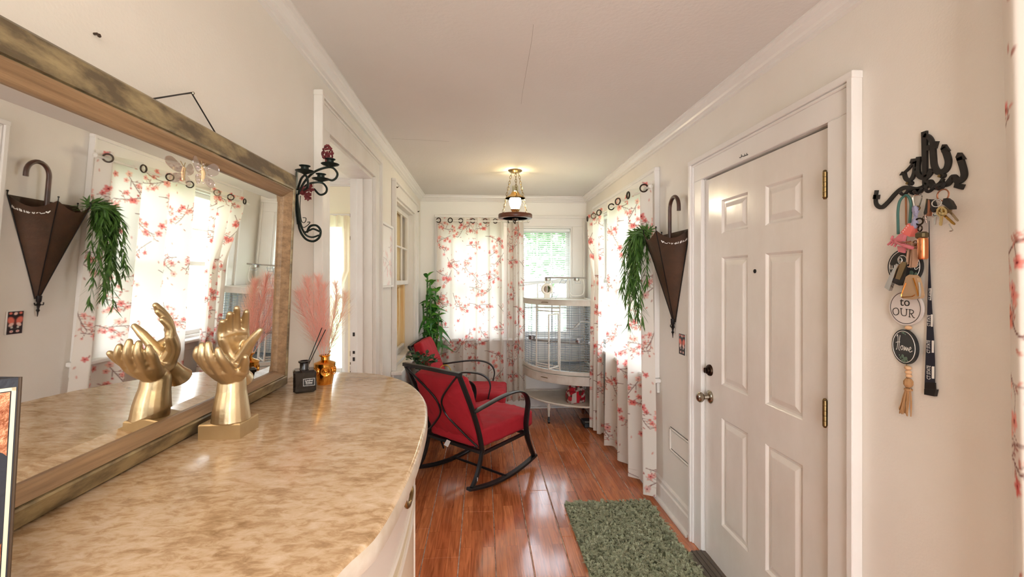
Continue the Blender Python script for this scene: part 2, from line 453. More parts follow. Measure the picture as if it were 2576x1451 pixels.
# crown mouldings (stepped profile), baseboards
CP = [(0, 0), (.058, 0), (.058, -.008), (.046, -.014), (.044, -.024), (.028, -.036), (.024, -.046), (.012, -.052), (.012, -.062), (0, -.066)]
m = M(); m.sweep(CP, (XL, YF, ZC), (XL, YB, ZC), (1, 0, 0), (0, 0, 1)); struct('trim_1', m, TRIM)
m = M(); m.sweep(CP, (XR, YF, ZC), (XR, YB, ZC), (-1, 0, 0), (0, 0, 1)); struct('trim_2', m, TRIM)
m = M(); m.sweep(CP, (XL, YB, ZC), (XR, YB, ZC), (0, -1, 0), (0, 0, 1)); struct('trim_3', m, TRIM)
BP = [(0, 0), (.022, 0), (.022, .105), (.014, .112), (.014, .135), (.008, .142), (0, .146)]
QR = [(.022, 0), (.042, 0), (.041, .010), (.036, .017), (.022, .021)]
def base(name, p0, p1, u):
    m = M(); m.sweep(BP, p0, p1, u, (0, 0, 1)); o = struct(name, m, WORN)
    q = M(); q.sweep(QR, p0, p1, u, (0, 0, 1)); q.build('quarter_round', WORN, o)
    return o
base('baseboard_right', (XR, 2.43, 0), (XR, YB, 0), (-1, 0, 0))
base('baseboard_back', (XL, YB, 0), (XR, YB, 0), (0, -1, 0))
base('baseboard_left', (XL, 3.0, 0), (XL, YB, 0), (1, 0, 0))

# ------------------------------------------------------------------ entrance door (right wall)
def ring_panel(m, ya, yb, za, zb, x, steps):
    """concentric rectangles on the door face; steps = [(inset, depth into the door)]"""
    vs = []; fs = []
    for (ins, dp) in steps:
        vs += [(x+dp, ya+ins, za+ins), (x+dp, yb-ins, za+ins), (x+dp, yb-ins, zb-ins), (x+dp, ya+ins, zb-ins)]
    for i in range(len(steps)-1):
        for k in range(4):
            k2 = (k+1) % 4; fs.append((i*4+k, i*4+k2, i*4+4+k2, i*4+4+k))
    n = len(steps)-1; fs.append((n*4, n*4+1, n*4+2, n*4+3))
    m.add(vs, fs)
DX = XR+.003
yc = [(1.570, 1.788), (1.912, 2.130)]
zr = [(.238, .774), (.940, 1.576), (1.692, 1.860)]
d = M()
wall_with_holes(d, 'y', 1.432, 2.286, .012, 1.990, [(a, b, c, e) for (a, b) in yc for (c, e) in zr], DX, DX+.010)
d.box(DX+.0101, DX+.044, 1.432, 2.286, .012, 1.990)
DO = struct('door_1', d, DOORP)
for (a, b) in yc:
    for (c, e) in zr:
        pm = M(); ring_panel(pm, a, b, c, e, DX, [(0, 0), (.004, .003), (.010, .0095), (.019, .0095), (.026, .007), (.040, .0015), (.043, .001)])
        pm.build('door_panel', DOORP, DO, recalc=False)
HX, HY = XR-.020, 1.4345
for z in (1.79, 1.01, .25):
    h = M()
    for k in range(5): h.tube([(HX, HY, z-.043+.0174*k), (HX, HY, z-.043+.0174*k+.0162)], .0075, 10)
    h.tube([(HX, HY, z+.045), (HX, HY, z+.050)], [.0075, .004], 8); h.tube([(HX, HY, z-.050), (HX, HY, z-.044)], [.004, .0075], 8)
    h.box(HX, DX, HY-.002, HY+.002, z-.043, z+.043)
    h.build('door_hinge', BRASS, DO, smooth=True)
KB = on_x(1785, 998, XR)
k = M(); k.lathe([(.034, 0), (.034, .004), (.028, .010), (.014, .012), (.012, .034), (.020, .040), (.027, .050), (.027, .060), (.020, .068), (.006, .071), (0, .071)], (DX, KB.y, KB.z), 24, (-1, 0, 0))
k.build('door_knob', NICKEL, DO, smooth=True)
k = M(); k.lathe([(.030, 0), (.030, .006), (.026, .011), (.018, .012), (.018, .020), (.014, .022), (0, .022)], (DX, KB.y, on_x(1785, 931, XR).z), 24, (-1, 0, 0))
k.box(DX-.034, DX-.022, KB.y-.006, KB.y+.006, on_x(1785, 931, XR).z-.014, on_x(1785, 931, XR).z+.014, bev=.003)
k.build('deadbolt', mat('dark_bronze', S(58, 44, 34), .3, metal=.9), DO, smooth=True)
k = M(); pp = on_x(1898, 682, XR); k.lathe([(.009, 0), (.009, .003), (.005, .004), (.005, .001), (0, .001)], (DX, pp.y, pp.z), 14, (-1, 0, 0)); k.build('peephole', INK, DO)

# door casing: flat boards with a raised outer band
def casing(name, x, sgn, ya, yb, zt, wd, wall_mt=TRIM, band=.022, zb=0.0, legs=(True, True), th=.020):
    """ya..yb opening; wd casing width; sgn = direction into the room"""
    def bx(m, t, y0, y1, z0, z1): m.box(min(x, x+sgn*t), max(x, x+sgn*t), y0, y1, z0, z1, bev=.003)
    m = M()
    if legs[0]: bx(m, th, ya-wd, ya, zb, zt)
    if legs[1]: bx(m, th, yb, yb+wd, zb, zt)
    bx(m, th, ya-wd, yb+wd, zt, zt+wd)
    o = struct(name, m, wall_mt)
    b = M()
    if legs[0]: bx(b, th+.016, ya-wd-.002, ya-wd+band, zb, zt+wd-band+.004); bx(b, th+.007, ya-wd+band, ya-wd+band+.012, zb, zt+wd-band)
    if legs[1]: bx(b, th+.016, yb+wd-band, yb+wd+.002, zb, zt+wd-band+.004); bx(b, th+.007, yb+wd-band-.012, yb+wd-band, zb, zt+wd-band)
    bx(b, th+.0168, ya-wd-.004, yb+wd+.004, zt+wd-band, zt+wd+.004); bx(b, th+.0076, ya-wd+band, yb+wd-band, zt+wd-band-.012, zt+wd-band)
    b.build('back_band', wall_mt, o)
    return o
cs = casing('trim_4', XR, -1, 1.425, 2.292, 2.0, .118)
# little black lettering stuck on the head casing
s = M(); XT = XR-.0208
def arab(m, u0, u1, v0, v1, X, dep, n, wdt):
    rr = random.Random(n)
    L = []
    for i in range(9):
        t = i/8; L.append((u0+(u1-u0)*t, v0+(v1-v0)*t+(rr.random()-.5)*2.2))
    m.stroke([on_x(u, v, X) for u, v in crv2(L)], wdt, (dep, 0, 0), (1, 0, 0))
    for i in (1, 3, 6):
        u, v = L[i]; m.stroke([on_x(u, v, X), on_x(u-.6, v-5, X)], wdt, (dep, 0, 0), (1, 0, 0))
def crv2(L):
    return [(p.x, p.y) for p in crv([(a, b, 0) for a, b in L], 4)]
arab(s, 1882, 1860, 389, 396.5, XT, -.0006, 3, .0032)
s.build('lettering', INK, cs)
# stop/jamb and threshold
m = M(); m.box(XR+.030, XR+WT, 1.4255, 1.431, 0, 2.0); m.box(XR+.030, XR+WT, 2.2865, 2.2915, 0, 2.0); m.box(XR+.030, XR+WT, 1.4255, 2.2915, 1.9915, 1.9995)
struct('trim_5', m, TRIM)
th = M(); th.sweep([(0, 0), (.10, 0), (.10, .006), (.075, .014), (.03, .016), (0, .012)], (XR+.002, 1.43, 0), (XR+.002, 2.29, 0), (-1, 0, 0), (0, 0, 1))
TH = struct('trim_6', th, mat('weathered_threshold', S(120, 108, 96), .5, metal=.3, var=(20, S(86, 76, 66), .2), stretch=(1, .1, 1)))
for q in (.02, .045, .07):
    g = M(); g.box(XR-q-.006, XR-q, 1.431, 2.289, .013, .0185); g.build('threshold_ridge', mat('ridge_metal', S(96, 88, 80), .45, metal=.5), TH)

# ------------------------------------------------------------------ windows
def sash(parent, along, a0, a1, z0, z1, n0, n1, cols, rows, mt=TRIM, st=.04, mu=.018, glass=True):
    """a sash with muntins and one glass pane object per light"""
    def bx(m, p, q, za, zb, k=0):
        if along == 'y': m.box(n0+k, n1-k, p, q, za, zb, bev=.004)
        else: m.box(p, q, n0+k, n1-k, za, zb, bev=.004)
    m = M(); bx(m, a0, a0+st, z0, z1); bx(m, a1-st, a1, z0, z1); bx(m, a0+st, a1-st, z0, z0+st); bx(m, a0+st, a1-st, z1-st, z1)
    o = m.build('window_sash', mt, parent)
    A0, A1, Z0, Z1 = a0+st, a1-st, z0+st, z1-st
    for i in range(1, cols):
        c = A0+(A1-A0)*i/cols; m = M(); bx(m, c-mu/2, c+mu/2, Z0, Z1, .005); m.build('muntin', mt, o)
    for i in range(1, rows):
        c = Z0+(Z1-Z0)*i/rows; m = M(); bx(m, A0, A1, c-mu/2, c+mu/2, .006); m.build('muntin', mt, o)
    if glass:
        c = (n0+n1)/2
        for i in range(cols):
            for j in range(rows):
                p, q = A0+(A1-A0)*i/cols, A0+(A1-A0)*(i+1)/cols; r, t = Z0+(Z1-Z0)*j/rows, Z0+(Z1-Z0)*(j+1)/rows
                g = M()
                if along == 'y': g.add([(c, p, r), (c, q, r), (c, q, t), (c, p, t)], [(0, 1, 2, 3)])
                else: g.add([(p, c, r), (q, c, r), (q, c, t), (p, c, t)], [(0, 1, 2, 3)])
                g.build('pane', PANE, o)
    return o
def win_y(name, H, x0, sgn, cols, rows, casing_w, glass=True, sashes=True, casemt=TRIM, sill_x=.075, legs=True):
    """window in a wall along y; frame + two sashes + sill + casing; sgn = direction into the room from wall face x0"""
    a0, a1, z0, z1 = H
    out = x0-sgn*WT
    lo, hi = min(x0, out), max(x0, out)
    m = M(); t = .02
    m.box(lo, hi, a0, a0+t, z0, z1); m.box(lo, hi, a1-t, a1, z0, z1); m.box(lo, hi, a0+t, a1-t, z1-t, z1); m.box(lo, hi, a0+t, a1-t, z0, z0+t)
    o = struct(name, m, casemt)
    c = x0-sgn*.06; zm = (z0+z1)/2
    if sashes:
        sash(o, 'y', a0+t, a1-t, zm-.02, z1-t, min(c-sgn*.035, c-sgn*.005), max(c-sgn*.035, c-sgn*.005), cols, rows, casemt, glass=glass)
        sash(o, 'y', a0+t, a1-t, z0+t, zm+.02, min(c, c+sgn*.03), max(c, c+sgn*.03), cols, 1, casemt, glass=glass)
    s = M(); s.box(min(x0, x0+sgn*sill_x), max(x0, x0+sgn*sill_x), a0-casing_w-.03, a1+casing_w+.03, z0-.028, z0, bev=.006); s.build('window_sill', casemt, o)
    s = M(); s.box(min(x0, x0+sgn*.018), max(x0, x0+sgn*.018), a0-casing_w, a1+casing_w, z0-.10, z0-.028, bev=.003); s.build('sill_apron', casemt, o)
    def bx(m, t, y0, y1, za, zb): m.box(min(x0, x0+sgn*t), max(x0, x0+sgn*t), y0, y1, za, zb, bev=.003)
    k = M(); bx(k, .02, a0-casing_w, a0, z0, z1); bx(k, .02, a1, a1+casing_w, z0, z1); bx(k, .02, a0-casing_w, a1+casing_w, z1, z1+casing_w)
    bx(k, .036, a0-casing_w-.002, a0-casing_w+.02, z0, z1+casing_w-.016); bx(k, .036, a1+casing_w-.02, a1+casing_w+.002, z0, z1+casing_w-.016)
    bx(k, .0368, a0-casing_w-.004, a1+casing_w+.004, z1+casing_w-.02, z1+casing_w+.004)
    k.build('window_casing', casemt, o)
    return o
def win_x(name, H, y0, cols, rows, casing=True):
    a0, a1, z0, z1 = H; t = .02; m = M(); lo, hi = y0, y0+WT
    m.box(a0, a0+t, lo, hi, z0, z1); m.box(a1-t, a1, lo, hi, z0, z1); m.box(a0+t, a1-t, lo, hi, z1-t, z1); m.box(a0+t, a1-t, lo, hi, z0, z0+t)
    o = struct(name, m, TRIM); zm = (z0+z1)/2
    sash(o, 'x', a0+t, a1-t, zm-.02, z1-t, y0+.07, y0+.10, cols, rows)
    sash(o, 'x', a0+t, a1-t, z0+t, zm+.02, y0+.035, y0+.065, cols, rows)
    return o
win_y('window_1', WR, XR, -1, 3, 2, .125)
win_y('window_2', WN, XR, -1, 3, 2, .10)
win_x('window_3', WBL, YB, 3, 2)
W4 = win_x('window_4', WBR, YB, 3, 2)
# one casing round the double back window
k = M(); x0, x1, z1 = -.535, 1.160, 2.06
k.box(x0, WBL[0], YB-.02, YB, .80, z1, bev=.003); k.box(WBR[1], x1, YB-.02, YB, .80, z1, bev=.003); k.box(WBL[1], WBR[0], YB-.02, YB, .80, z1, bev=.003)
k.box(x0, x1, YB-.02, YB, z1, 2.17, bev=.003); k.box(WBL[0], WBL[1], YB-.02, YB, 2.035, 2.06)
TC = struct('trim_7', k, TRIM)
b = M(); b.box(x0-.004, x1+.004, YB-.036, YB-.02, 2.152, 2.18, bev=.003); b.box(x1-.02, x1, YB-.034, YB-.02, .80, 2.15, bev=.003); b.box(x0, x0+.02, YB-.034, YB-.02, .80, 2.15, bev=.003); b.build('back_band', TRIM, TC)
b = M(); b.box(x0-.03, x1, YB-.07, YB, .772, .80, bev=.006); b.build('window_sill', TRIM, TC)

# left doorway: casing, jambs, strike plates
cs = casing('trim_8', XL, 1, LD[0], LD[1], LD[3], .135, WORN, th=.022)
m = M(); m.box(XL-WTL-.008, XL+.003, LD[0]-.001, LD[0]+.018, 0, LD[3]); m.box(XL-WTL-.008, XL+.003, LD[1]-.018, LD[1]+.001, 0, LD[3]); m.box(XL-WTL-.008, XL+.003, LD[0]+.018, LD[1]-.018, LD[3]-.018, LD[3])
JB = struct('trim_9', m, WORN)
m = M(); m.box(XL-WTL+.035, XL-.05, LD[1]-.031, LD[1]-.018, 0, LD[3]-.018, bev=.003); m.build('door_stop', WORN, JB)
for (u, v, hh) in ((887, 840, .012), (887, 885, .009), (887, 902, .012)):
    z = on_y(u, v, LD[1]).z; m = M(); m.box(XL-WTL+.008, XL-WTL+.022, LD[1]-.0195, LD[1]-.0178, z-hh, z+hh, bev=.002); m.build('strike_plate', INK, JB)
for kk in range(12):
    z = (.78+random.random()*.35) if kk < 8 else (1.2+random.random()*.8)
    m = M(); m.box(XL-WTL-.0085, XL-WTL-.0078+.005*random.random(), LD[1]-.0192, LD[1]-.0182, z, z+.012+.02*random.random()); m.build('paint_chip', mat('chip_brown', S(90, 66, 48), .8) if kk == 0 else bpy.data.materials['chip_brown'], JB)

# boarded window in the left wall
W5 = win_y('window_5', LW, XL, 1, 3, 2, .115, casemt=WORN, sashes=False, sill_x=.085)
zm = 1.43
sash(W5, 'y', LW[0]+.02, LW[1]-.02, zm-.02, LW[3]-.02, XL-.075, XL-.045, 3, 2, WORN)
sash(W5, 'y', LW[0]+.02, LW[1]-.02, zm-.04, zm+.28, XL-.042, XL-.014, 1, 1, WORN, glass=False) if False else None
y = LW[0]-.06
bw = .118; i = 0
while y < LW[1]+.05:
    m = M(); m.box(XL-.122-.004*(i % 2), XL-.106-.004*(i % 2), max(y+.002, LW[0]+.021), min(y+bw-.003, LW[1]-.021), LW[2]+.021, LW[3]-.021, bev=.003); m.build('pine_board', PINE, W5); y += bw; i += 1
m = M(); m.bar(crv([(XL-.098, 4.02, .80), (XL-.098, 4.19, 1.0), (XL-.098, 4.25, 1.2), (XL-.098, 4.20, 1.38)], 8), .022, .05, (1, 0, 0)); m.build('curved_brace', PINE, W5)
m = M(); m.box(XL-.112, XL-.080, LW[1]-.085, LW[1]-.0205, LW[2]+.02, zm-.02, bev=.003); m.build('side_stud', PINE, W5)
m = M(); m.box(XL-.10, XL-.07, LW[0]+.02, LW[1]-.10, LW[2]+.02, LW[2]+.075, bev=.003); m.build('window_sash', WORN, W5)
# two old hook screws on the casing corners
for (u, v) in ((998, 471), (1052, 532)):
    p = on_x(u, v, XL+.036); m = M(); m.tube([p, p+Vector((.01, 0, 0)), p+Vector((.014, 0, .008))], .0025, 6); m.ball(p+Vector((.001, 0, 0)), .007, 8); m.build('hook_screw', RUST, W5)

# ------------------------------------------------------------------ room beyond the doorway
NX0, NX1, NY0, NY1 = -3.4, XL-WTL, 1.3, 4.25
NW = (-2.3, -1.27, .55, 2.03)
m = M(); m.box(NX0, NX1, NY0, NY1+.1, -.12, 0); struct('floor_next_room', m, FLOOR)
m = M(); m.box(NX0, NX1, NY0, NY1+.1, ZC, ZC+.1); struct('ceiling_next_room', m, WALLB)
m = M(); wall_with_holes(m, 'x', NX0, NX1, 0, ZC, [NW], NY1, NY1+.1); struct('wall_next_room', m, mat('pale_yellow_wall', S(248, 239, 214), .6))
m = M(); wall_with_holes(m, 'y', NY0, NY1+.1, 0, ZC, [(1.5, 2.6, .9, 2.0)], NX0-.1, NX0); m.box(NX0-.1, NX1, NY0-.1, NY0, 0, ZC); struct('wall_next_room_west', m, WALLB)  # unseen west wall added to darken this room, opening left for sky light
m = M(); m.sweep(CP, (NX0, NY1, ZC), (NX1, NY1, ZC), (0, -1, 0), (0, 0, 1)); m.sweep(CP, (NX1, NY0, ZC), (NX1, NY1, ZC), (-1, 0, 0), (0, 0, 1)); struct('trim_10', m, TRIM)
m = M(); t = .03
m.box(NW[0], NW[0]+t, NY1, NY1+.1, NW[2], NW[3]); m.box(NW[1]-t, NW[1], NY1, NY1+.1, NW[2], NW[3]); m.box(NW[0], NW[1], NY1, NY1+.1, NW[3]-t, NW[3]); m.box(NW[0], NW[1], NY1, NY1+.1, NW[2], NW[2]+t)
W6 = struct('window_6', m, TRIM); sash(W6, 'x', NW[0]+t, NW[1]-t, NW[2]+t, NW[3]-t, NY1+.04, NY1+.07, 2, 2)
# unseen rear wall added to cut the sky light; its opening lets part through
m = M(); wall_with_holes(m, 'x', XL-WT, XR+WT, 0, ZC, [(-.45, .95, 0, 2.05)], YF-.15, YF); struct('wall_rear', m, WALL)
# wooden sill board in the doorway
m = M(); m.box(XL-WTL-.01, XL-.0005, LD[0]+.019, LD[1]-.019, -.004, .010, bev=.004); struct('trim_11', m, mat('doorway_sill_wood', S(150, 92, 58), .35, var=(30, S(120, 70, 44), .2), stretch=(1, .1, 1)))
# ================================================================== PRINTED CLOTH
class Canvas:
    def __init__(s, w, h, res, bg):
        s.res = res; s.W = int(round(w/res)); s.H = int(round(h/res)); s.w = w; s.h = h
        s.a = np.empty((s.H, s.W, 3), np.float32); s.a[:] = bg[:3]
    def _win(s, cx, cy, R):
        i0, i1 = int((cx-R)/s.res)-1, int((cx+R)/s.res)+2; j0, j1 = int((cy-R)/s.res)-1, int((cy+R)/s.res)+2
        I = np.arange(i0, i1); J = np.arange(j0, j1)
        X, Y = np.meshgrid((I+.5)*s.res-cx, (J+.5)*s.res-cy)
        return np.ix_(J % s.H, I % s.W), X, Y
    def ell(s, cx, cy, rx, ry, ang, col, al=1.0, soft=.25):
        ix, X, Y = s._win(cx, cy, max(rx, ry)*1.3); c, n = math.cos(ang), math.sin(ang)
        d = np.sqrt(((X*c+Y*n)/rx)**2+((-X*n+Y*c)/ry)**2)
        m = (np.clip((1+soft-d)/(2*soft), 0, 1)*al)[..., None]
        s.a[ix] = s.a[ix]*(1-m)+np.array(col[:3], np.float32)*m
    def line(s, pts, w, col, al=1.0):
        for (a, b), (c, d) in zip(pts[:-1], pts[1:]):
            n = max(1, int(math.hypot(c-a, d-b)/(s.res*.8)))
            for k in range(n+1):
                t = k/n; s.ell(a+(c-a)*t, b+(d-b)*t, w, w, 0, col, al, .4)
    def sample(s, X, Y):
        x = X/s.res-.5; y = Y/s.res-.5; i = np.floor(x).astype(int); j = np.floor(y).astype(int); fx = (x-i)[..., None]; fy = (y-j)[..., None]
        g = lambda jj, ii: s.a[jj % s.H, ii % s.W]
        return (g(j, i)*(1-fx)+g(j, i+1)*fx)*(1-fy)+(g(j+1, i)*(1-fx)+g(j+1, i+1)*fx)*fy
CREAM = S(240, 233, 224)
PK = [S(240, 162, 150), S(232, 130, 121), S(245, 186, 174), S(223, 104, 98), S(241, 166, 152)]
BRN = S(128, 78, 70); CEN = S(110, 20, 34)
TILE = Canvas(.96, 1.28, .0025, CREAM)
def flower(cv, x, y, R, rr):
    a0 = rr.random()*6.28; c = rr.choice(PK)
    for k in range(5):
        a = a0+k*1.2566+rr.uniform(-.15, .15); q = R*rr.uniform(.5, .62)
        cc = [min(1, v*rr.uniform(.9, 1.1)) for v in c[:3]]
        cv.ell(x+q*math.cos(a), y+q*math.sin(a), R*.50, R*.36, a, cc, .82, .3)
    cv.ell(x, y, R*.28, R*.28, 0, S(214, 84, 88), .5, .5)
    cv.ell(x, y, R*.17, R*.17, 0, CEN, 1, .35)
def leaf_print(cv, x, y, L, a, rr):
    cv.ell(x+L*.5*math.cos(a), y+L*.5*math.sin(a), L*.5, L*.2, a, rr.choice([S(196, 120, 104), S(214, 140, 122), S(168, 104, 92), S(226, 160, 146)]), .85, .3)
def spray(cv, x, y, a, L, rr):
    pts = []; px_, py_, aa = x, y, a; n = 9; turn = rr.uniform(-.9, .9)/n
    for k in range(n+1):
        pts.append((px_, py_)); px_ += L/n*math.cos(aa); py_ += L/n*math.sin(aa); aa += turn
    cv.line(pts, .0022, BRN, .9)
    for k in range(2, n+1):
        bx, by = pts[k]; dr = aa+rr.choice([-1, 1])*rr.uniform(.5, 1.1); l = rr.uniform(.02, .06)
        ex, ey = bx+l*math.cos(dr), by+l*math.sin(dr)
        q = rr.random()
        cv.line([(bx, by), (ex, ey)], .0016, BRN, .8)
        if q < .40: flower(cv, ex, ey, rr.uniform(.015, .024), rr)
        elif q < .55: cv.ell(ex, ey, .008, .006, dr, rr.choice(PK), .9, .3); cv.ell(ex, ey, .003, .003, 0, CEN, 1)
        else:
            for j in range(3):
                t = (j+1)/3; leaf_print(cv, bx+(ex-bx)*t, by+(ey-by)*t, rr.uniform(.014, .024), dr+(.7 if j % 2 else -.7), rr)
rr = random.Random(5)
for gy in range(7):
    for gx in range(5):
        x = (gx+.5+rr.uniform(-.36, .36)+(.5 if gy % 2 else 0))*.192; y = (gy+.5+rr.uniform(-.36, .36))*.183
        spray(TILE, x, y, rr.uniform(-.4, 3.5), rr.uniform(.10, .22), rr)
for i in range(22): flower(TILE, rr.uniform(0, .96), rr.uniform(0, 1.28), rr.uniform(.014, .022), rr)
for i in range(80): leaf_print(TILE, rr.uniform(0, .96), rr.uniform(0, 1.28), .02, rr.uniform(0, 6.28), rr)

def grid_mesh(P, colors, name, mt, parent=None, keep=None, kind=None):
    """P: (H,W,3) positions, colors (H,W,3)"""
    H, W, _ = P.shape
    me = bpy.data.meshes.new(name)
    idx = np.arange(H*W).reshape(H, W)
    q = np.stack([idx[:-1, :-1], idx[:-1, 1:], idx[1:, 1:], idx[1:, :-1]], -1).reshape(-1, 4)
    if keep is not None: q = q[keep[:-1, :-1].reshape(-1)]
    me.vertices.add(H*W); me.vertices.foreach_set('co', P.astype(np.float32).ravel())
    me.loops.add(q.size); me.loops.foreach_set('vertex_index', q.astype(np.int32).ravel())
    me.polygons.add(len(q)); me.polygons.foreach_set('loop_start', np.arange(0, q.size, 4, dtype=np.int32))
    me.polygons.foreach_set('use_smooth', np.ones(len(q), bool))
    me.update(calc_edges=True)
    if colors is not None:
        at = me.color_attributes.new('print', 'FLOAT_COLOR', 'POINT')
        c = np.ones((H*W, 4), np.float32); c[:, :3] = colors.reshape(-1, 3); at.data.foreach_set('color', c.ravel())
    me.materials.append(mt)
    return link(name, me, parent, kind)

RINGM = mat('grommet_dark_bronze', S(64, 54, 48), .3, metal=.9)
def curtain(name, label, group, axis, fixed, side, q0, q1, z0, z1, folds, amp, rings, seed, rodz, shape=None, res=.0042, off=(0, 0), hem=True, ampf=None, push=None):
    """printed panel hanging in the plane `axis`=fixed, folds towards `side`; rings = list of positions along the panel (0..1)"""
    root = thing(name, label, 'curtain', (q0, fixed, z0) if axis == 'y' else (fixed, q0, z0), group)
    s_n = max(40, int(abs(q1-q0)*1.35/res)); t_n = int((z1-z0)/res)
    s = np.linspace(0, 1, s_n); t = np.linspace(0, 1, t_n)            # t: 0 top .. 1 bottom
    Sg, Tg = np.meshgrid(s, t)
    rg = np.random.default_rng(seed); ph = rg.uniform(0, 6.28)
    A = amp*(ampf(Sg) if ampf is not None else 1.0)
    wob = .12*np.sin(2*PI*1.1*Tg+ph)+.05*np.sin(7*Tg+9*Sg)
    fold = np.sin(2*PI*folds*(Sg+.03*np.sin(2*PI*Sg+ph))+wob)
    D = A*(fold*(.9+.25*Tg)+.28*np.sin(2*PI*folds*2.1*Sg+ph+1.5*Tg)*Tg)
    if push is not None: D = D+push(Sg, Tg)
    Q = q0+(q1-q0)*Sg
    if shape is not None: Q = shape(Sg, Tg, Q)
    Q = Q+ (q1-q0)/max(folds, 1)*.10*np.cos(2*PI*folds*Sg)*(1 if folds > 2 else 0)
    Z = z1+(z0-z1)*Tg
    Z = Z + np.where(Tg > .97, .006*np.sin(2*PI*folds*Sg+1), 0)
    # arc length across the cloth so that the print is not stretched
    mid = t_n//3; dl = np.hypot(np.diff(Q[mid]), np.diff(D[mid])); arc = np.concatenate([[0], np.cumsum(dl)])
    C = TILE.sample(np.broadcast_to(arc+off[0], Sg.shape), (z1-Z)+off[1])
    P = np.empty(Sg.shape+(3,)); 
    if axis == 'y': P[..., 0] = Q; P[..., 1] = fixed+side*D
    else: P[..., 0] = fixed+side*D; P[..., 1] = Q
    P[..., 2] = Z
    keep = np.ones(Sg.shape, bool); cen = []
    for r in rings:
        i = min(int(r*(s_n-1)), s_n-1)
        zc = rodz; j = int((z1-zc)/(z1-z0)*(t_n-1)); c = P[j, i]
        d = np.sqrt((arc[None, :]-arc[i])**2+(Z-zc)**2); keep &= d > .022
        k1, k2 = max(i-3, 0), min(i+3, s_n-1)
        tan = P[j, k2]-P[j, k1]; cen.append((c, np.array([tan[0], tan[1], 0])))
    grid_mesh(P, C, 'cloth_panel', BLOSSOM, root, keep)
    for c, tn in cen:
        tv = Vector(tn).normalized(); n = Vector((tv.y, -tv.x, 0))
        m = M(); m.torus(Vector(c)+n*.001, .0250, .0050, n, 24, 6); m.torus(Vector(c)-n*.001, .0250, .0050, n, 24, 6); m.build('grommet', RINGM, root, smooth=True)
    return root
RODM = mat('white_rod', S(232, 228, 220), .35)
def rod(name, label, p0, p1, r=.009):
    m = M(); m.tube([p0, p1], r, 12); e = Vector(p1)-Vector(p0); e.normalize()
    o = m.build(name, RODM, None, smooth=True); tag(o, label, 'curtain rod')
    for p, sg in ((p0, -1), (p1, 1)):
        k = M(); k.lathe([(.009, 0), (.015, .002), (.016, .012), (.010, .018), (0, .020)], Vector(p), 12, e*sg); k.build('rod_end', RODM, o, smooth=True)
    return o
rod('curtain_rod', 'white rod across the back window above the birdcage end', (-.50, 4.925, 2.108), (.50, 4.925, 2.108))
rod('curtain_rod', 'white rod over the right wall window beside the umbrella decoration', (1.105, 2.86, 2.078), (1.105, 4.60, 2.078))
rod('curtain_rod', 'white rod over the window nearest the camera on the right', (1.105, -.45, 2.30), (1.105, .90, 2.30))
G1 = 'blossom print curtains at the back window'; G2 = 'blossom print curtains at the right wall window'
curtain('grommet_curtain', 'wide flat blossom print curtain filling the left half of the back window', G1, 'y', 4.925, -1, -.512, .245, .10, 2.145, 5.5, .018, [.02, .185, .34, .52, .70, .86], 3, 2.108,
        shape=lambda s, t, q: q+.05*t*(s-1)+.015*np.sin(3*t)*s*(1-s), off=(.1, .2))
curtain('grommet_curtain', 'narrow bunched blossom print curtain beside the birdcage', G1, 'y', 4.925, -1, .268, .462, .10, 2.140, 3.5, .038, [.1, .45], 8, 2.108,
        shape=lambda s, t, q: q-.010*t*(1-s)+.012*t*s, off=(.55, .7), ampf=lambda s: 1.1-.75*s)
curtain('grommet_curtain', 'near blossom print curtain behind the grass garland on the right wall', G2, 'x', 1.105, -1, 2.86, 3.80, .03, 2.122, 3.6, .045, [.05, .33, .60, .88], 5, 2.078,
        shape=lambda s, t, q: q-.06*t*(1-s)*(t > .0)+.03*t*s, off=(.33, .05))
curtain('grommet_curtain', 'far blossom print curtain on the right wall next to the birdcage', G2, 'x', 1.105, -1, 3.98, 4.56, .03, 2.122, 2.6, .036, [.10, .45, .85], 6, 2.078,
        shape=lambda s, t, q: q-.33*s*(3*np.clip(t/.36, 0, 1)**2-2*np.clip(t/.36, 0, 1)**3)+.03*t*(1-s), off=(.8, .45), push=lambda s, t: .035*s*np.clip(t/.4, 0, 1))
curtain('grommet_curtain', 'blossom print curtain cut by the right edge of the picture', None, 'x', 1.105, -1, -.42, .885, .10, 2.345, 6.6, .034, [.07, .22, .37, .53, .68, .83, .96], 9, 2.30,
        shape=lambda s, t, q: q-.035*t*s, res=.0046, off=(.2, .9))
# cream sheer in the next room, swept to the left
def sheer():
    H, W = 150, 110; s = np.linspace(0, 1, W); t = np.linspace(0, 1, H); Sg, Tg = np.meshgrid(s, t)
    right = np.where(Tg < .34, 1.0, 1-.30*np.clip((Tg-.34)/.66, 0, 1)**.9)
    X = -2.15+(-1.235+2.15)*Sg*right; Y = 4.16+.020*np.sin(2*PI*13*Sg)+.01*np.sin(5*Tg+20*Sg); Z = 2.05-1.5*Tg
    o = grid_mesh(np.stack([X, Y, Z], -1), None, 'sheer_curtain', YCURT)
    return o
tag(sheer(), 'cream sheer curtain swept aside in the room past the doorway', 'curtain')
m = M(); m.tube([(-2.1, 4.16, 2.055), (-1.0, 4.16, 2.055)], .010, 10); o = m.build('curtain_rod', RODM, None, smooth=True); tag(o, 'white rod holding the cream sheer in the next room', 'curtain rod')
k = M(); k.ball((-1.0, 4.16, 2.055), .016, 10); k.build('rod_end', RODM, o, smooth=True)
k = M(); k.ball((-2.1, 4.16, 2.055), .016, 10); k.build('rod_end', RODM, o, smooth=True)

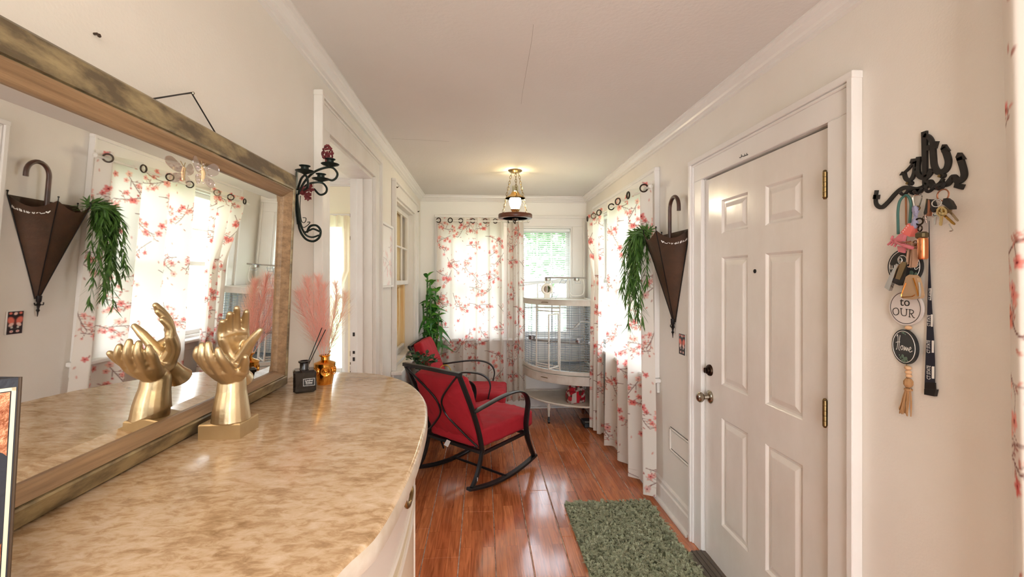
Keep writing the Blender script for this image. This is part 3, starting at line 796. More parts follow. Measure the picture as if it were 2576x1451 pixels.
# ------------------------------------------------------------------ mini blind in the right half of the back window
bl = thing('mini_blind', 'white slatted mini blind, half raised, above the birdcage', 'window blind', (.71, 5.03, 1.4))
SLAT = mat('blind_slat_vinyl', S(238, 240, 240), .4)
m = M(); m.box(.425, .995, 5.005, 5.034, 2.008, 2.036, bev=.003); m.build('head_rail', SLAT, bl)
for i in range(25):
    z = 1.995-i*.0225; tl = .0018*max(0, i-10)
    m = M(); m.add([(.428, 5.006, z-.008-tl), (.992, 5.006, z-.008+tl), (.992, 5.018, z+tl+.001), (.428, 5.018, z+.001-tl), (.992, 5.030, z+.007+tl), (.428, 5.030, z+.007-tl)], [(0, 1, 2, 3), (3, 2, 4, 5)])
    m.build('blind_slat', SLAT, bl, recalc=False)
m = M(); m.prism([(.43, 5.006, 1.375), (.99, 5.006, 1.462), (.99, 5.006, 1.482), (.43, 5.006, 1.395)], (0, .022, 0)); m.build('bottom_rail', SLAT, bl)
m = M()
for x in (.55, .87): m.tube([(x, 5.012, 2.0), (x, 5.012, 1.42)], .0012, 4)
m.build('ladder_cord', SLAT, bl, kind='stuff'); m = M()
m.tube([(.455, 5.004, 2.0), (.455, 5.0, 1.5)], .003, 6)
m.build('blind_cord', SLAT, bl)

# ================================================================== BAR CABINET
E_ = [(-.177, .545), (-.145, .645), (-.131, .843), (-.134, 1.036), (-.147, 1.187), (-.174, 1.346), (-.235, 1.510), (-.309, 1.622), (-.415, 1.710), (-.550, 1.742), (XL+.002, 1.745)]
near = [(XL+.002, -.045), (-.55, -.04), (-.415, -.005), (-.309, .085), (-.235, .200), (-.197, .36)]
pts = [Vector((x, y, 0)) for x, y in near+E_]
OUT = crv(pts, 6)
def inset(P, d):
    R = []
    for i, p in enumerate(P):
        t = (P[min(i+1, len(P)-1)]-P[max(i-1, 0)]).normalized(); n = Vector((-t.y, t.x, 0))      # towards the wall side
        q = p+n*d
        R.append(Vector((max(q.x, XL+.002), q.y, 0)))
    return R
def slab(m, P, layers):
    vs = []; n = len(P); fs = []
    for (d, z) in layers: vs += [Vector((q.x, q.y, z)) for q in inset(P, d)]
    for r in range(len(layers)-1):
        for k in range(n):
            k2 = (k+1) % n; fs.append((r*n+k, r*n+k2, (r+1)*n+k2, (r+1)*n+k))
    fs.append(tuple(range(n-1, -1, -1))); fs.append(tuple((len(layers)-1)*n+k for k in range(n)))
    m.add(vs, fs)
ZT = 1.11
cab = thing('bar_cabinet', 'bow-fronted cream bar cabinet with a tan marble top', 'cabinet', (-.45, .86, 0))
m = M(); slab(m, OUT, [(.052, .08), (.052, ZT-.038)]); m.build('cabinet_body', CABINET, cab, smooth=True)
m = M(); slab(m, OUT, [(.075, 0), (.075, .08)]); m.build('plinth', CABINET, cab, smooth=True)
m = M(); slab(m, OUT, [(.010, ZT-.038), (.002, ZT-.034), (0, ZT-.026), (0, ZT-.012), (.003, ZT-.005)]); m.build('edge_band', COUNTEREDGE, cab, smooth=True)
m = M(); slab(m, OUT, [(.003, ZT-.005), (.006, ZT-.0015), (.010, ZT)]); m.build('countertop', COUNTER, cab, smooth=True)
def curved_front(name, ya, yb, za, zb, mt, proud, th, nm=10, bead=True):
    I = [p for p in inset(OUT, .052) if ya <= p.y <= yb and p.x > -.5]
    O = [p for p in inset(OUT, .052-proud) if True]
    m = M(); n = len(I); vs = []; fs = []
    J = []
    for i, p in enumerate(I):
        t = (I[min(i+1, n-1)]-I[max(i-1, 0)]).normalized(); J.append(p-Vector((-t.y, t.x, 0))*proud)
    for L, z in ((I, za), (J, za), (J, zb), (I, zb)): vs += [Vector((q.x, q.y, z)) for q in L]
    for r in range(4):
        r2 = (r+1) % 4
        for k in range(n-1): fs.append((r*n+k, r*n+k+1, r2*n+k+1, r2*n+k))
    fs.append((0, n, 2*n, 3*n)); fs.append((n-1, 4*n-1, 3*n-1, 2*n-1))
    m.add(vs, fs); o = m.build(name, mt, cab, smooth=True)
    if bead:
        b = M(); K = [p+(p-q)*-.0 for p, q in zip(J, I)]
        for z in (za+.010, zb-.010): b.tube([Vector((q.x, q.y, z)) for q in J], .0055, 6)
        b.tube([Vector((J[0].x, J[0].y, za+.010)), Vector((J[0].x, J[0].y, zb-.010))], .0055, 6); b.tube([Vector((J[-1].x, J[-1].y, za+.010)), Vector((J[-1].x, J[-1].y, zb-.010))], .0055, 6)
        b.build('raised_bead', CABPANEL, o, smooth=True)
    return o
DRW = curved_front('drawer', .30, 1.30, .915, 1.055, CABPANEL, .014, .01)
curved_front('cabinet_door', .30, .78, .12, .885, CABINET, .014, .01)
curved_front('cabinet_door', .80, 1.30, .12, .885, CABINET, .014, .01)
hp = [p for p in inset(OUT, .052-.016) if .86 < p.y < 1.0][1]
m = M(); 
for dy in (-.035, .035): m.lathe([(.010, 0), (.010, .004), (.005, .006), (.005, .018), (0, .019)], (hp.x, hp.y+dy, 1.044), 10, (1, 0, 0))
m.tube(crv([(hp.x+.012, hp.y-.035, 1.044), (hp.x+.017, hp.y-.030, 1.022), (hp.x+.018, hp.y, 1.014), (hp.x+.017, hp.y+.030, 1.022), (hp.x+.012, hp.y+.035, 1.044)], 5), .0045, 8)
m.build('bail_pull', BRASS, DRW, smooth=True)

# ================================================================== WALL MIRROR
AL = .0415
mu_ = Vector((math.sin(AL), 0, math.cos(AL))); mn_ = Vector((math.cos(AL), 0, -math.sin(AL)))
GX = lambda z: -.655+AL*(z-1.47)
MO = Vector((GX(ZT), 0, ZT+.001))                # foot of the mirror plane on the worktop
def mp_(y, h, d): return MO+Vector((0, y, 0))+mu_*h+mn_*d
gy0, gy1, gb, gt = .36, 1.462, .062, .622
WLr, WRr, WB, WTp = .085, .080, .0615, .086
mir = thing('framed_mirror', 'large mirror in a weathered wood frame leaning over the bar top', 'mirror', (MO.x, .9, ZT))
def rail(prof, name, mt, sidek):
    m = M(); vs = []
    for end in (0, 1):
        for (t, d) in prof:
            if sidek == 'b': vs.append(mp_(gy0-t*WLr if end == 0 else gy1+t*WRr, gb-t*WB, d))
            if sidek == 't': vs.append(mp_(gy0-t*WLr if end == 0 else gy1+t*WRr, gt+t*WTp, d))
            if sidek == 'r': vs.append(mp_(gy1+t*WRr, gb-t*WB if end == 0 else gt+t*WTp, d))
            if sidek == 'l': vs.append(mp_(gy0-t*WLr, gb-t*WB if end == 0 else gt+t*WTp, d))
    n = len(prof); fs = [tuple(range(n)), tuple(range(2*n-1, n-1, -1))]+[(i, (i+1) % n, n+(i+1) % n, n+i) for i in range(n)]
    m.add(vs, fs); return m.build(name, mt, mir)
PI_ = [(0, .002), (.03, .006), (.26, .022), (.30, .024), (.30, -.004), (0, -.004)]
PO_ = [(.305, .021), (.33, .021), (.345, .0255), (.40, .027), (.93, .011), (1.0, .004), (1.0, -.022), (.305, -.022)]
for sd in 'btrl':
    rail(PO_, 'frame_rail', FRAMEW, sd)
    rail(PI_, 'inner_strip', FRAMEI, sd)
BV = .022; bt = .0016
m = M(); m.add([mp_(gy0+BV, gb+BV, 0), mp_(gy1-BV, gb+BV, 0), mp_(gy1-BV, gt-BV, 0), mp_(gy0+BV, gt-BV, 0)], [(0, 1, 2, 3)]); m.build('mirror_glass', MIRROR, mir, recalc=False)
m = M(); i4 = [(gy0+BV, gb+BV), (gy1-BV, gb+BV), (gy1-BV, gt-BV), (gy0+BV, gt-BV)]; o4 = [(gy0-.004, gb-.003), (gy1+.004, gb-.003), (gy1+.004, gt+.004), (gy0-.004, gt+.004)]
m.add([mp_(a, b, 0) for a, b in i4]+[mp_(a, b, -bt) for a, b in o4], [(0, 4, 5, 1), (1, 5, 6, 2), (2, 6, 7, 3), (3, 7, 4, 0)]); m.build('glass_bevel', MIRROR, mir, recalc=False)
nailp = on_x(477, 235, XL+.012)
m = M(); m.tube([mp_(nailp.y-.25, gt+.045, -.024), nailp+Vector((.004, 0, .002)), mp_(nailp.y+.165, gt+.03, -.024)], .0019, 6); m.build('hanging_cord', INK, mir, label='black cord')
m = M(); m.tube([nailp+Vector((-.016, 0, -.002)), nailp+Vector((.006, 0, .001))], .0016, 6); m.ball(nailp+Vector((.008, 0, .001)), .0035, 8); o = m.build('nail', NICKEL, None); tag(o, 'small nail holding the black cord of the big mirror', 'nail')
p = on_x(236, 86, XL); m = M(); m.tube([p+Vector((-.01, 0, 0)), p+Vector((.006, 0, .001)), p+Vector((.010, .001, -.004))], .0022, 6); m.ball(p+Vector((.009, 0, -.002)), .0035, 6); o = m.build('nail', RUST, None); tag(o, 'bent rusty nail alone on the left wall above the mirror', 'nail')

# crystal butterfly clipped to the top of the mirror glass
bc = on_x(500, 436, GX(1.70)+.012)
bf = thing('crystal_butterfly', 'clear crystal butterfly ornament at the top of the mirror glass', 'ornament', bc)
def wing(sg, up):
    P = []
    for k in range(16):
        t = k/15
        P.append((t*.0, 0))
    m = M(); out = []
    if up: sh = [(0, .002), (.012, .018), (.030, .030), (.044, .026), (.046, .012), (.034, .002), (.016, -.003)]
    else: sh = [(0, -.003), (.016, -.005), (.030, -.010), (.034, -.020), (.024, -.028), (.010, -.020)]
    C = [bc+Vector((.006+.010*abs(a)/.046, sg*a, b)) for a, b in [(p.x, p.y) for p in crv([(a, b, 0) for a, b in sh], 3, True)]]
    m.prism(C, (.0016, 0, 0)); return m.build('wing', CRYSTAL, bf)
for sg in (1, -1): wing(sg, True); wing(sg, False)
m = M(); m.tube([bc+Vector((.008, 0, -.018)), bc+Vector((.010, 0, 0)), bc+Vector((.008, 0, .014))], [.003, .0045, .003], 8); m.tube([bc+Vector((.008, 0, .014)), bc+Vector((.010, .008, .026))], .0008, 4); m.tube([bc+Vector((.008, 0, .014)), bc+Vector((.010, -.008, .026))], .0008, 4); m.build('butterfly_body', GOLD, bf, smooth=True)
m = M()
for k in range(14): a = k*.9; m.ball(bc+Vector((.014, .012*math.cos(a)*(1+k/8), .010*math.sin(a)*(1+k/9))), .0022, 6)
m.build('bead', CRYSTAL, bf, kind='stuff', smooth=True)

# ================================================================== GOLD HANDS
HC = Vector((-.586, 1.064, ZT))
hd = thing('hand_sculpture', 'gold sculpture of two cupped open hands beside the mirror', 'sculpture', HC)
m = M()
bx_ = [(-.046, -.040), (.042, -.036), (.045, .040), (-.046, .040)]
vs = []
for z, k in ((0, 1), (.031, 1.0), (.034, .96)): vs += [HC+Vector((a*k, b*k, z)) for a, b in bx_]
fs = [(3, 2, 1, 0), (8, 9, 10, 11)]+[(r*4+i, r*4+(i+1) % 4, r*4+4+(i+1) % 4, r*4+4+i) for r in (0, 1) for i in range(4)]
m.add(vs, fs); m.build('sculpture_base', GOLDB, hd)
def capsule_chain(m, pts, rs, n=12, flat=False):
    P = [HC+Vector(p) for p in pts]
    C = crv(P, 4) if len(P) > 2 else P
    k = (len(C)-1)/(len(P)-1); R = []
    for i in range(len(C)):
        f = i/k; a = int(min(f, len(rs)-2)); R.append(rs[a]+(rs[a+1]-rs[a])*(f-a))
    m.tube(C, R, n)
    if not flat: m.ball(C[0], R[0], n)
    m.ball(C[-1], R[-1], n)
def voxel(m, name, mt, parent, vox, smooth_it):
    me = bpy.data.meshes.new(name); me.from_pydata(m.v, [], m.f)
    bm = bmesh.new(); bm.from_mesh(me); bmesh.ops.recalc_face_normals(bm, faces=bm.faces); bm.to_mesh(me); bm.free()
    o = bpy.data.objects.new(name, me); COL.objects.link(o)
    r = o.modifiers.new('r', 'REMESH'); r.mode = 'VOXEL'; r.voxel_size = vox
    s = o.modifiers.new('s', 'SMOOTH'); s.factor = .5; s.iterations = smooth_it
    bpy.context.view_layer.update()
    m2 = bpy.data.meshes.new_from_object(o.evaluated_get(bpy.context.evaluated_depsgraph_get()))
    bpy.data.objects.remove(o); bpy.data.meshes.remove(me)
    m2.name = name; m2.materials.clear(); m2.materials.append(mt)
    m2.polygons.foreach_set('use_smooth', [True]*len(m2.polygons))
    return link(name, m2, parent)
# upright forearm with an open cupped hand, fingers pointing to the viewer
def lerp3(a, b, t): return tuple(a[k]+(b[k]-a[k])*t for k in range(3))
def palm(m, heel, kn_, r0, r1, arch):
    """metacarpals and fillers between them, bowed by `arch` so the palm is a smooth cup"""
    K = [kn_[q] for q in 'imrp']; ext = []
    for a_, b_ in zip(K[:-1], K[1:]): ext += [a_, lerp3(a_, b_, .33), lerp3(a_, b_, .67)]
    for k_ in ext+[K[-1]]:
        mid = tuple(heel[q]*.5+k_[q]*.5+arch[q] for q in range(3))
        capsule_chain(m, [heel, mid, k_], [r0, (r0+r1)*.5-.001, r1])
def webs(m, a_, b_, t, r):
    for p_, q_ in ('im', 'mr', 'rp'): capsule_chain(m, [lerp3(a_[p_], b_[p_], t), lerp3(a_[q_], b_[q_], t)], [r, r])
A = M()
capsule_chain(A, [(.0057, -.0046, .0335), (.0057, -.0044, .066), (.0052, -.001, .100), (.005, .0005, .122)], [.0405, .0365, .0305, .0290], 22, True)
kn = {'i': (.029, -.050, .156), 'm': (.011, -.058, .156), 'r': (-.007, -.056, .158), 'p': (-.022, -.046, .164)}
pip = {'i': (.029, -.077, .184), 'm': (.008, -.083, .188), 'r': (-.011, -.079, .189), 'p': (-.028, -.067, .190)}
tip = {'i': (.024, -.087, .209), 'm': (.0045, -.088, .221), 'r': (-.011, -.083, .218), 'p': (-.0255, -.074, .209)}
palm(A, (.004, -.004, .136), kn, .0225, .0112, (0, -.002, -.004))
for q in 'imrp':
    mid = lerp3(pip[q], tip[q], .5); mid = (mid[0], mid[1]-.003, mid[2])
    capsule_chain(A, [kn[q], pip[q], mid, tip[q]], [.0112, .0098, .0086, .0066])
webs(A, kn, pip, 0, .0104); webs(A, kn, pip, .5, .0085); webs(A, kn, pip, .95, .0060)
capsule_chain(A, [(.012, -.006, .134), (.034, -.017, .146), (.050, -.036, .163)], [.020, .0155, .0110])
capsule_chain(A, [(.050, -.036, .163), (.059, -.048, .176), (.065, -.058, .187)], [.0110, .0096, .0064])
capsule_chain(A, [(.029, -.046, .154), (.042, -.028, .150)], [.0095, .012])
voxel(A, 'hand', GOLD, hd, .0016, 6)
# second hand joined at the heel, palm open, fingers up
B = M()
capsule_chain(B, [(-.0075, .0640, .112), (-.004, .050, .128), (.0005, .033, .146)], [.0275, .0205, .0185], 20, True)
kb = {'i': (.0117, .0428, .2197), 'm': (-.0013, .0287, .2215), 'r': (-.0098, .0160, .2213), 'p': (-.0172, .0015, .2190)}
tb = {'i': (.0286, .0170, .281), 'm': (.0179, -.0027, .291), 'r': (.0063, -.0112, .2785), 'p': (-.0072, -.0150, .261)}
palm(B, (.0015, .024, .158), kb, .0205, .0108, (-.006, .006, 0))
for q in 'imrp':
    K, T_ = kb[q], tb[q]; bu = (-.004, .005, .002)
    a1 = tuple(lerp3(K, T_, .38)[k]+bu[k] for k in range(3)); a2 = tuple(lerp3(K, T_, .72)[k]+bu[k]*.8 for k in range(3))
    capsule_chain(B, [K, a1, a2, T_], [.0104, .0096, .0085, .0066])
webs(B, kb, tb, 0, .0088); webs(B, kb, tb, .18, .0080)
capsule_chain(B, [(.004, .024, .160), (.020, .020, .180), (.0365, .0131, .204)], [.0190, .0145, .0112])
capsule_chain(B, [(.0365, .0131, .204), (.052, .009, .223), (.0662, .0056, .239)], [.0112, .0100, .0064])
capsule_chain(B, [(.012, .040, .206), (.026, .022, .190)], [.0095, .0115])
capsule_chain(B, [(.004, .004, .140), (.001, .024, .150)], [.019, .0195])
voxel(B, 'hand', GOLD, hd, .0016, 6)

# ================================================================== REED DIFFUSER, VASE, BOOK
BCn = Vector((-.570, 1.452, ZT))
df = thing('reed_diffuser', 'square smoked glass reed diffuser bottle with two black reeds', 'reed diffuser', BCn)
ang = .42
def rotz(p, c, a): x, y = p[0], p[1]; return Vector((c.x+x*math.cos(a)-y*math.sin(a), c.y+x*math.sin(a)+y*math.cos(a), c.z+p[2]))
RT = Matrix.Translation(BCn) @ Matrix.Rotation(ang, 4, 'Z')
m = M(); m.box(-.033, .033, -.033, .033, 0, .070, bev=.006, T=RT)
m.lathe([(.015, .069), (.0135, .074), (.0135, .090), (.017, .091), (.0185, .094), (.017, .097), (.0125, .097), (.0125, .075)], BCn, 20)
m.build('bottle', mat('smoked_black_glass', S(24, 21, 21), .06, trans=.35, coat=.3), df, smooth=True)
for (u, v, k) in ((810, 824, .010), (819, 829, -.006)):
    t_ = on_y(u, v, BCn.y+.02); m = M(); m.tube([BCn+Vector((-.020, -.004+k*.3, .012)), t_], .0017, 6); m.build('reed', BLACKP, df)
nf = Vector((math.sin(ang), -math.cos(ang), 0)); rf = Vector((math.cos(ang), math.sin(ang), 0))
# the label sits on the face turned to the viewer
lo_ = BCn+nf*.0333+rf*.012+Vector((0, 0, .034))
m = M(); m.prism([lo_+rf*a+Vector((0, 0, b)) for a, b in ((-.0185, -.013), (.0185, -.013), (.0185, .013), (-.0185, .013))], nf*.0004); lab = m.build('label', INK, df)
m = M()
for a0, b0, a1, b1 in ((-.0165, -.0112, .0165, -.0104), (-.0165, .0104, .0165, .0112), (-.0165, -.0112, -.0157, .0112), (.0157, -.0112, .0165, .0112), (-.009, -.0062, .009, -.0056)):
    m.prism([lo_+rf*a+Vector((0, 0, b))+nf*.0004 for a, b in ((a0, b0), (a1, b0), (a1, b1), (a0, b1))], nf*.0003)
m.build('label_border', WHITEINK, lab)
text_mesh('Leather', .0076, lo_+nf*.0007+Vector((0, 0, .0052)), rf, (0, 0, 1), WHITEINK, 'label_lettering', lab, .0002)
text_mesh('Ember', .0076, lo_+nf*.0007+Vector((0, 0, -.0014)), rf, (0, 0, 1), WHITEINK, 'label_lettering', lab, .0002)

VC = Vector((-.540, 1.548, ZT))
va = thing('gold_vase', 'embossed shiny gold vase behind the reed diffuser', 'vase', VC)
def vase_r(z):
    return .024+.010*min(1, z/.062) if z < .062 else .034
m = M(); n = 40; prof = []
for i in range(17): z = .066*i/16; prof.append(vase_r(z))
vs = []; fs = []
for i, r0 in enumerate(prof):
    z = .066*i/16
    for k in range(n):
        t = 2*PI*k/n; r = r0
        if z < .030: r += .0016*abs(math.sin(t*8))-.0006
        vs.append(VC+Vector((r*math.cos(t), r*math.sin(t), z)))
for i in range(16):
    for k in range(n): k2 = (k+1) % n; fs.append((i*n+k, i*n+k2, (i+1)*n+k2, (i+1)*n+k))
fs.append(tuple(range(n-1, -1, -1))); m.add(vs, fs)
m.lathe([(.034, .066), (.0345, .071), (.032, .073), (.016, .079), (.0125, .082), (.0125, .092), (.0165, .094), (.019, .097), (.0175, .099), (.012, .099), (.012, .082)], VC, 28)
m.build('vase_body', GOLDV, va, smooth=True)
m = M()
for a in (-2.2, -1.15, -.1, .95, 2.0, 3.05):
    c = VC+Vector((.0345*math.cos(a), .0345*math.sin(a), .047)); ax = Vector((math.cos(a), math.sin(a), 0)); sd = Vector((-ax.y, ax.x, 0))
    for R, r in ((.0145, .0012), (.0118, .0008), (.0075, .001)): m.torus(c-ax*.002, R, r, ax, 22, 5)
    for k in range(14):
        t = 2*PI*k/14; m.ball(c+sd*(.0132*math.cos(t))+Vector((0, 0, .0132*math.sin(t)))-ax*.0016, .0013, 5)
    m.ball(c, .0042, 8); 
    for k in range(5):
        t = 2*PI*k/5; m.ball(c+sd*(.0052*math.cos(t))+Vector((0, 0, .0052*math.sin(t)))-ax*.001, .002, 5)
m.build('medallion_relief', GOLDV, va, smooth=True, kind='stuff')
# pink pampas plumes
pg = thing('pampas_bunch', 'bunch of blush pink pampas plumes in the gold vase', 'dried grass', VC+Vector((0, 0, .09)))
PINKF = cloth_mat('pampas_pink', S(248, 202, 190), tl=.5); PALEF = cloth_mat('pampas_pale', S(246, 216, 196), tl=.5)
def plume(tipu, base_w, nf_, seed, mt, bend):
    rg = random.Random(seed); m = M(); p0 = VC+Vector((0, 0, .06)); p1 = Vector(tipu)
    ax = (p1-p0); Lh = ax.length; pts = crv([p0, p0.lerp(p1, .35)+Vector(bend)*.3, p0.lerp(p1, .7)+Vector(bend), p1], 6)
    m.tube(pts, [.0012]*len(pts), 4); vs = []; fs = []
    for i in range(nf_):
        t = .2+.8*rg.random()**.85; f = t*(len(pts)-1); k = min(int(f), len(pts)-2); c = pts[k].lerp(pts[k+1], f-k); d = (pts[k+1]-pts[k]).normalized()
        a = rg.uniform(0, 6.28); A_, B_ = frame_from(d); o = A_*math.cos(a)+B_*math.sin(a)
        L = base_w*(.45+.75*math.sin(PI*min(1, t*.85+.12)))*rg.uniform(.6, 1.15)
        q1 = c+d*L*.45+o*L*.42; q2 = c+d*L*1.05+o*L*.75+Vector((0, 0, -.006*rg.random())); w = o.cross(d)*.00042
        n0 = len(vs); vs += [c-w, c+w, q1+w*.9, q1-w*.9, q2]; fs += [(n0, n0+1, n0+2, n0+3), (n0+3, n0+2, n0+4)]
    m.add(vs, fs); m.build('plume', mt, pg, recalc=False)
Yv = VC.y
plume(on_y(774, 706, Yv+.02), .055, 620, 1, PINKF, (-.012, 0, .01))
plume(on_y(800, 700, Yv+.02), .055, 620, 2, PINKF, (-.004, 0, 0))
plume(on_y(752, 738, Yv+.03), .050, 480, 3, PINKF, (-.012, 0, .014))
plume(on_y(846, 714, Yv+.05), .052, 460, 4, PALEF, (.010, 0, .006))
plume(on_y(868, 740, Yv+.08), .050, 380, 5, PALEF, (.012, 0, .012))
plume(on_y(815, 720, Yv), .050, 520, 6, PINKF, (0, 0, 0))
m = M(); m.tube(crv([VC+Vector((.008, 0, .096)), VC+Vector((.020, .0, .112)), on_y(826, 884, Yv)], 5), .0014, 6); m.build('dry_stem', mat('tan_stem', S(150, 100, 60), .6), pg)

# upright book / boxed volume cut by the left edge
bk = thing('ornate_book', 'navy book with coral gold corner ornament standing at the left edge', 'book', (-.52, .50, ZT))
NAVY = mat('navy_leather', S(38, 42, 54), .45, bump=(220, .12))
b0 = Vector((-.512, .508, ZT)); lean = Vector((.055, 0, 1)).normalized()
wd = Vector((-.66, -.75, 0)).normalized(); w2 = Vector((-.985, .10, 0)).normalized()      # the two covers stand a little open
dpt = Vector((-wd.y, wd.x, 0))
if dpt.y < 0: dpt = -dpt
dpt *= .03
def bkP(a, h, d=0): return b0+wd*a+lean*h+dpt.normalized()*d
HB, WBk = .254, .150
m = M(); m.prism([bkP(0, 0), bkP(WBk, 0), bkP(WBk, HB), bkP(0, HB)], dpt.normalized()*.003); fc = m.build('front_cover', NAVY, bk)
def bk2(a, h, d=0): return b0+w2*a+lean*h+Vector((w2.y, -w2.x, 0))*-d
m = M(); m.prism([bk2(0, 0), bk2(.105, 0), bk2(.105, HB), bk2(0, HB)], (0, .003, 0)); m.build('back_cover', NAVY, bk)
m = M(); m.tube([b0+Vector((.0005, .0015, 0)), b0+Vector((.0005, .0015, 0))+lean*HB], .0016, 8); m.build('spine', mat('dark_spine', S(70, 54, 40), .4), bk)
m = M(); m.prism([bkP(.006, .004, .004), bkP(.100, .004, .004), b0+w2*.098+lean*.004+Vector((0, -.002, 0))], lean*(HB-.009)); m.build('page_block', mat('cream_paper', S(238, 226, 200), .8), bk)
CO = mat('coral_gold_foil', S(214, 148, 112), .35, metal=.5, var=(60, S(150, 84, 56), .12), bump=(150, .4)); IV = mat('ivory_line', S(236, 222, 192), .5)
m = M(); e = .0004
for a0, h0, a1, h1 in ((.0012, .006, .0044, HB-.010), (.0012, HB-.0135, WBk-.004, HB-.010), (.0012, .006, WBk-.004, .0095), (WBk-.0075, .006, WBk-.004, HB-.010)):
    m.prism([bkP(a0, h0), bkP(a1, h0), bkP(a1, h1), bkP(a0, h1)], dpt.normalized()*-e)
m.build('border_line', IV, fc)
def corner(sa, sh):
    m = M(); P = [(0, 0), (.060, 0), (.054, .010), (.040, .018), (.030, .017), (.026, .028), (.019, .034), (.018, .044), (.010, .050), (.009, .060), (.003, .064), (0, .068)]
    P = [((.0054+a) if sa else WBk-.0085-a, (.0105+h) if sh else HB-.0145-h) for a, h in P]
    m.prism([bkP(a, h) for a, h in P], dpt.normalized()*-.0008); m.build('corner_ornament', CO, fc)
    q = M(); r_ = random.Random(3)
    for i in range(26):
        a, h = r_.uniform(.004, .04), r_.uniform(.004, .045)
        if a+h > .05: continue
        a = (.0054+a) if sa else WBk-.0085-a; h = (.0105+h) if sh else HB-.0145-h
        q.torus(bkP(a, h, -.0008), r_.uniform(.0018, .0034), .0006, dpt, 9, 4)
    q.build('scroll_relief', mat('pale_coral', S(240, 190, 156), .35, metal=.4) if 'pale_coral' not in bpy.data.materials else bpy.data.materials['pale_coral'], fc, kind='stuff')  # small rings in a paler coral than the corner foil
for sa in (0, 1):
    for sh in (0, 1): corner(sa, sh)

# ================================================================== CANDLE SCONCE
SY = 1.70
def z3(x, y, dy=0.0): return on_y(680+x/3.455, 200+y/3.455, SY+dy)
sc_ = thing('candle_sconce', 'dark green iron three-cup candle sconce with red flowers beside the mirror', 'wall sconce', z3(235, 1100))
IRON = mat('dark_green_iron', S(34, 44, 40), .42, metal=.55); MAROON = mat('maroon_petal', S(104, 30, 36), .55)
def rodz(pts, r, name, dys=None): 
    m = M(); P = [z3(x, y, (dys[i] if dys else 0)) for i, (x, y) in enumerate(pts)]; m.tube(crv(P, 6), r, 8); return m.build(name, IRON, sc_, smooth=True)
m = M(); m.bar(crv([z3(232, 800)+Vector((-.0, 0, 0)), z3(226, 960), z3(228, 1120), z3(240, 1260)], 5), .016, .003, (0, 1, 0)); m.build('back_plate', IRON, sc_)
rodz([(240, 1150), (252, 1290), (300, 1378), (370, 1406), (425, 1372), (436, 1310), (400, 1268), (345, 1276), (318, 1330)], .0042, 'scroll')
rodz([(238, 1050), (262, 1240), (300, 1340), (360, 1370), (425, 1352)], .0036, 'scroll', [0, .01, .02, .03, .03])
rodz([(236, 1000), (250, 1200), (290, 1320), (340, 1310), (375, 1298), (432, 1322)], .0036, 'scroll', [0, -.01, -.02, -.03, -.03, -.03])
rodz([(246, 985), (300, 885), (380, 805), (470, 768), (540, 766), (582, 812), (574, 852), (540, 876), (505, 868)], .0042, 'arm')
rodz([(240, 1000), (310, 920), (380, 896), (450, 898), (490, 942), (480, 985), (430, 1000), (380, 950)], .0040, 'arm', [0, .02, .04, .05, .05, .05, .05, .05])
rodz([(238, 960), (265, 870), (300, 832), (322, 860), (326, 930), (290, 962)], .0040, 'arm', [0, -.02, -.05, -.05, -.05, -.04])
for (x, y, dy) in ((520, 748, 0), (440, 876, .05), (300, 808, -.05)):
    c = z3(x, y, dy); m = M()
    m.lathe([(.004, -.008), (.010, -.004), (.030, .003), (.033, .006), (.031, .007), (.010, .002), (.012, .006), (.014, .010), (.013, .020), (.019, .023), (.0195, .025), (.012, .025), (.011, .012), (0, .012)], c, 22); m.build('candle_cup', IRON, sc_, smooth=True)
c = z3(497, 640); r_ = random.Random(4); m = M()
for i in range(95):
    t = r_.random(); a = r_.uniform(0, 6.28); R = .019*math.sin(PI*min(.96, .18+.8*t))**.8
    m.ball(c+Vector((R*math.cos(a), R*math.sin(a), -.022+.052*t)), r_.uniform(.003, .0052), 6)
m.tube([c+Vector((0, 0, -.034)), c+Vector((0, 0, .0))], .009, 8)
m.build('flower_bud', MAROON, sc_, smooth=True)
for (x, y) in ((305, 990), (345, 945), (330, 1015), (285, 960)):
    c = z3(x, y); m = M()
    for k in range(6):
        a = k*1.05+r_.random(); d = Vector((math.cos(a), .35*r_.uniform(-1, 1), math.sin(a))); sd = d.cross(Vector((0, 1, .2))).normalized()
        P = [c, c+d*.010+sd*.006, c+d*.019+Vector((0, -.005, 0)), c+d*.010-sd*.006]; m.prism(P, (0, .0012, 0))
    m.ball(c, .005, 7); m.build('flower', MAROON, sc_)
rodz([(262, 1010), (258, 1120), (272, 1230), (300, 1240), (310, 1205), (282, 1200)], .0014, 'tendril')
rodz([(255, 1180), (280, 1280), (320, 1270), (345, 1240), (322, 1240)], .0014, 'tendril')

# ================================================================== FRAMED PRINT on the left wall
pf = thing('framed_print', 'narrow framed floral print between doorway and boarded window', 'picture', (XL, 3.19, 1.63))
ya, yb, za, zb = 3.0, 3.395, 1.405, 1.858
m = M(); t = .016
m.box(XL+.001, XL+.026, ya, ya+t, za, zb, bev=.002); m.box(XL+.001, XL+.026, yb-t, yb, za, zb, bev=.002); m.box(XL+.001, XL+.026, ya+t, yb-t, za, za+t, bev=.002); m.box(XL+.001, XL+.026, ya+t, yb-t, zb-t, zb, bev=.002)
m.build('picture_frame', PLAINW, pf)
m = M(); m.box(XL+.001, XL+.0245, ya-.0015, ya-.0001, za, zb); m.build('frame_side', mat('pale_wood_side', S(216, 188, 136), .5), pf)
PR = mat('print_paper', S(240, 236, 232), .3); nt = PR.node_tree; vcn = nt.nodes.new('ShaderNodeVertexColor'); vcn.layer_name = 'print'; nt.links.new(vcn.outputs[0], nt.nodes['Principled BSDF'].inputs['Base Color'])
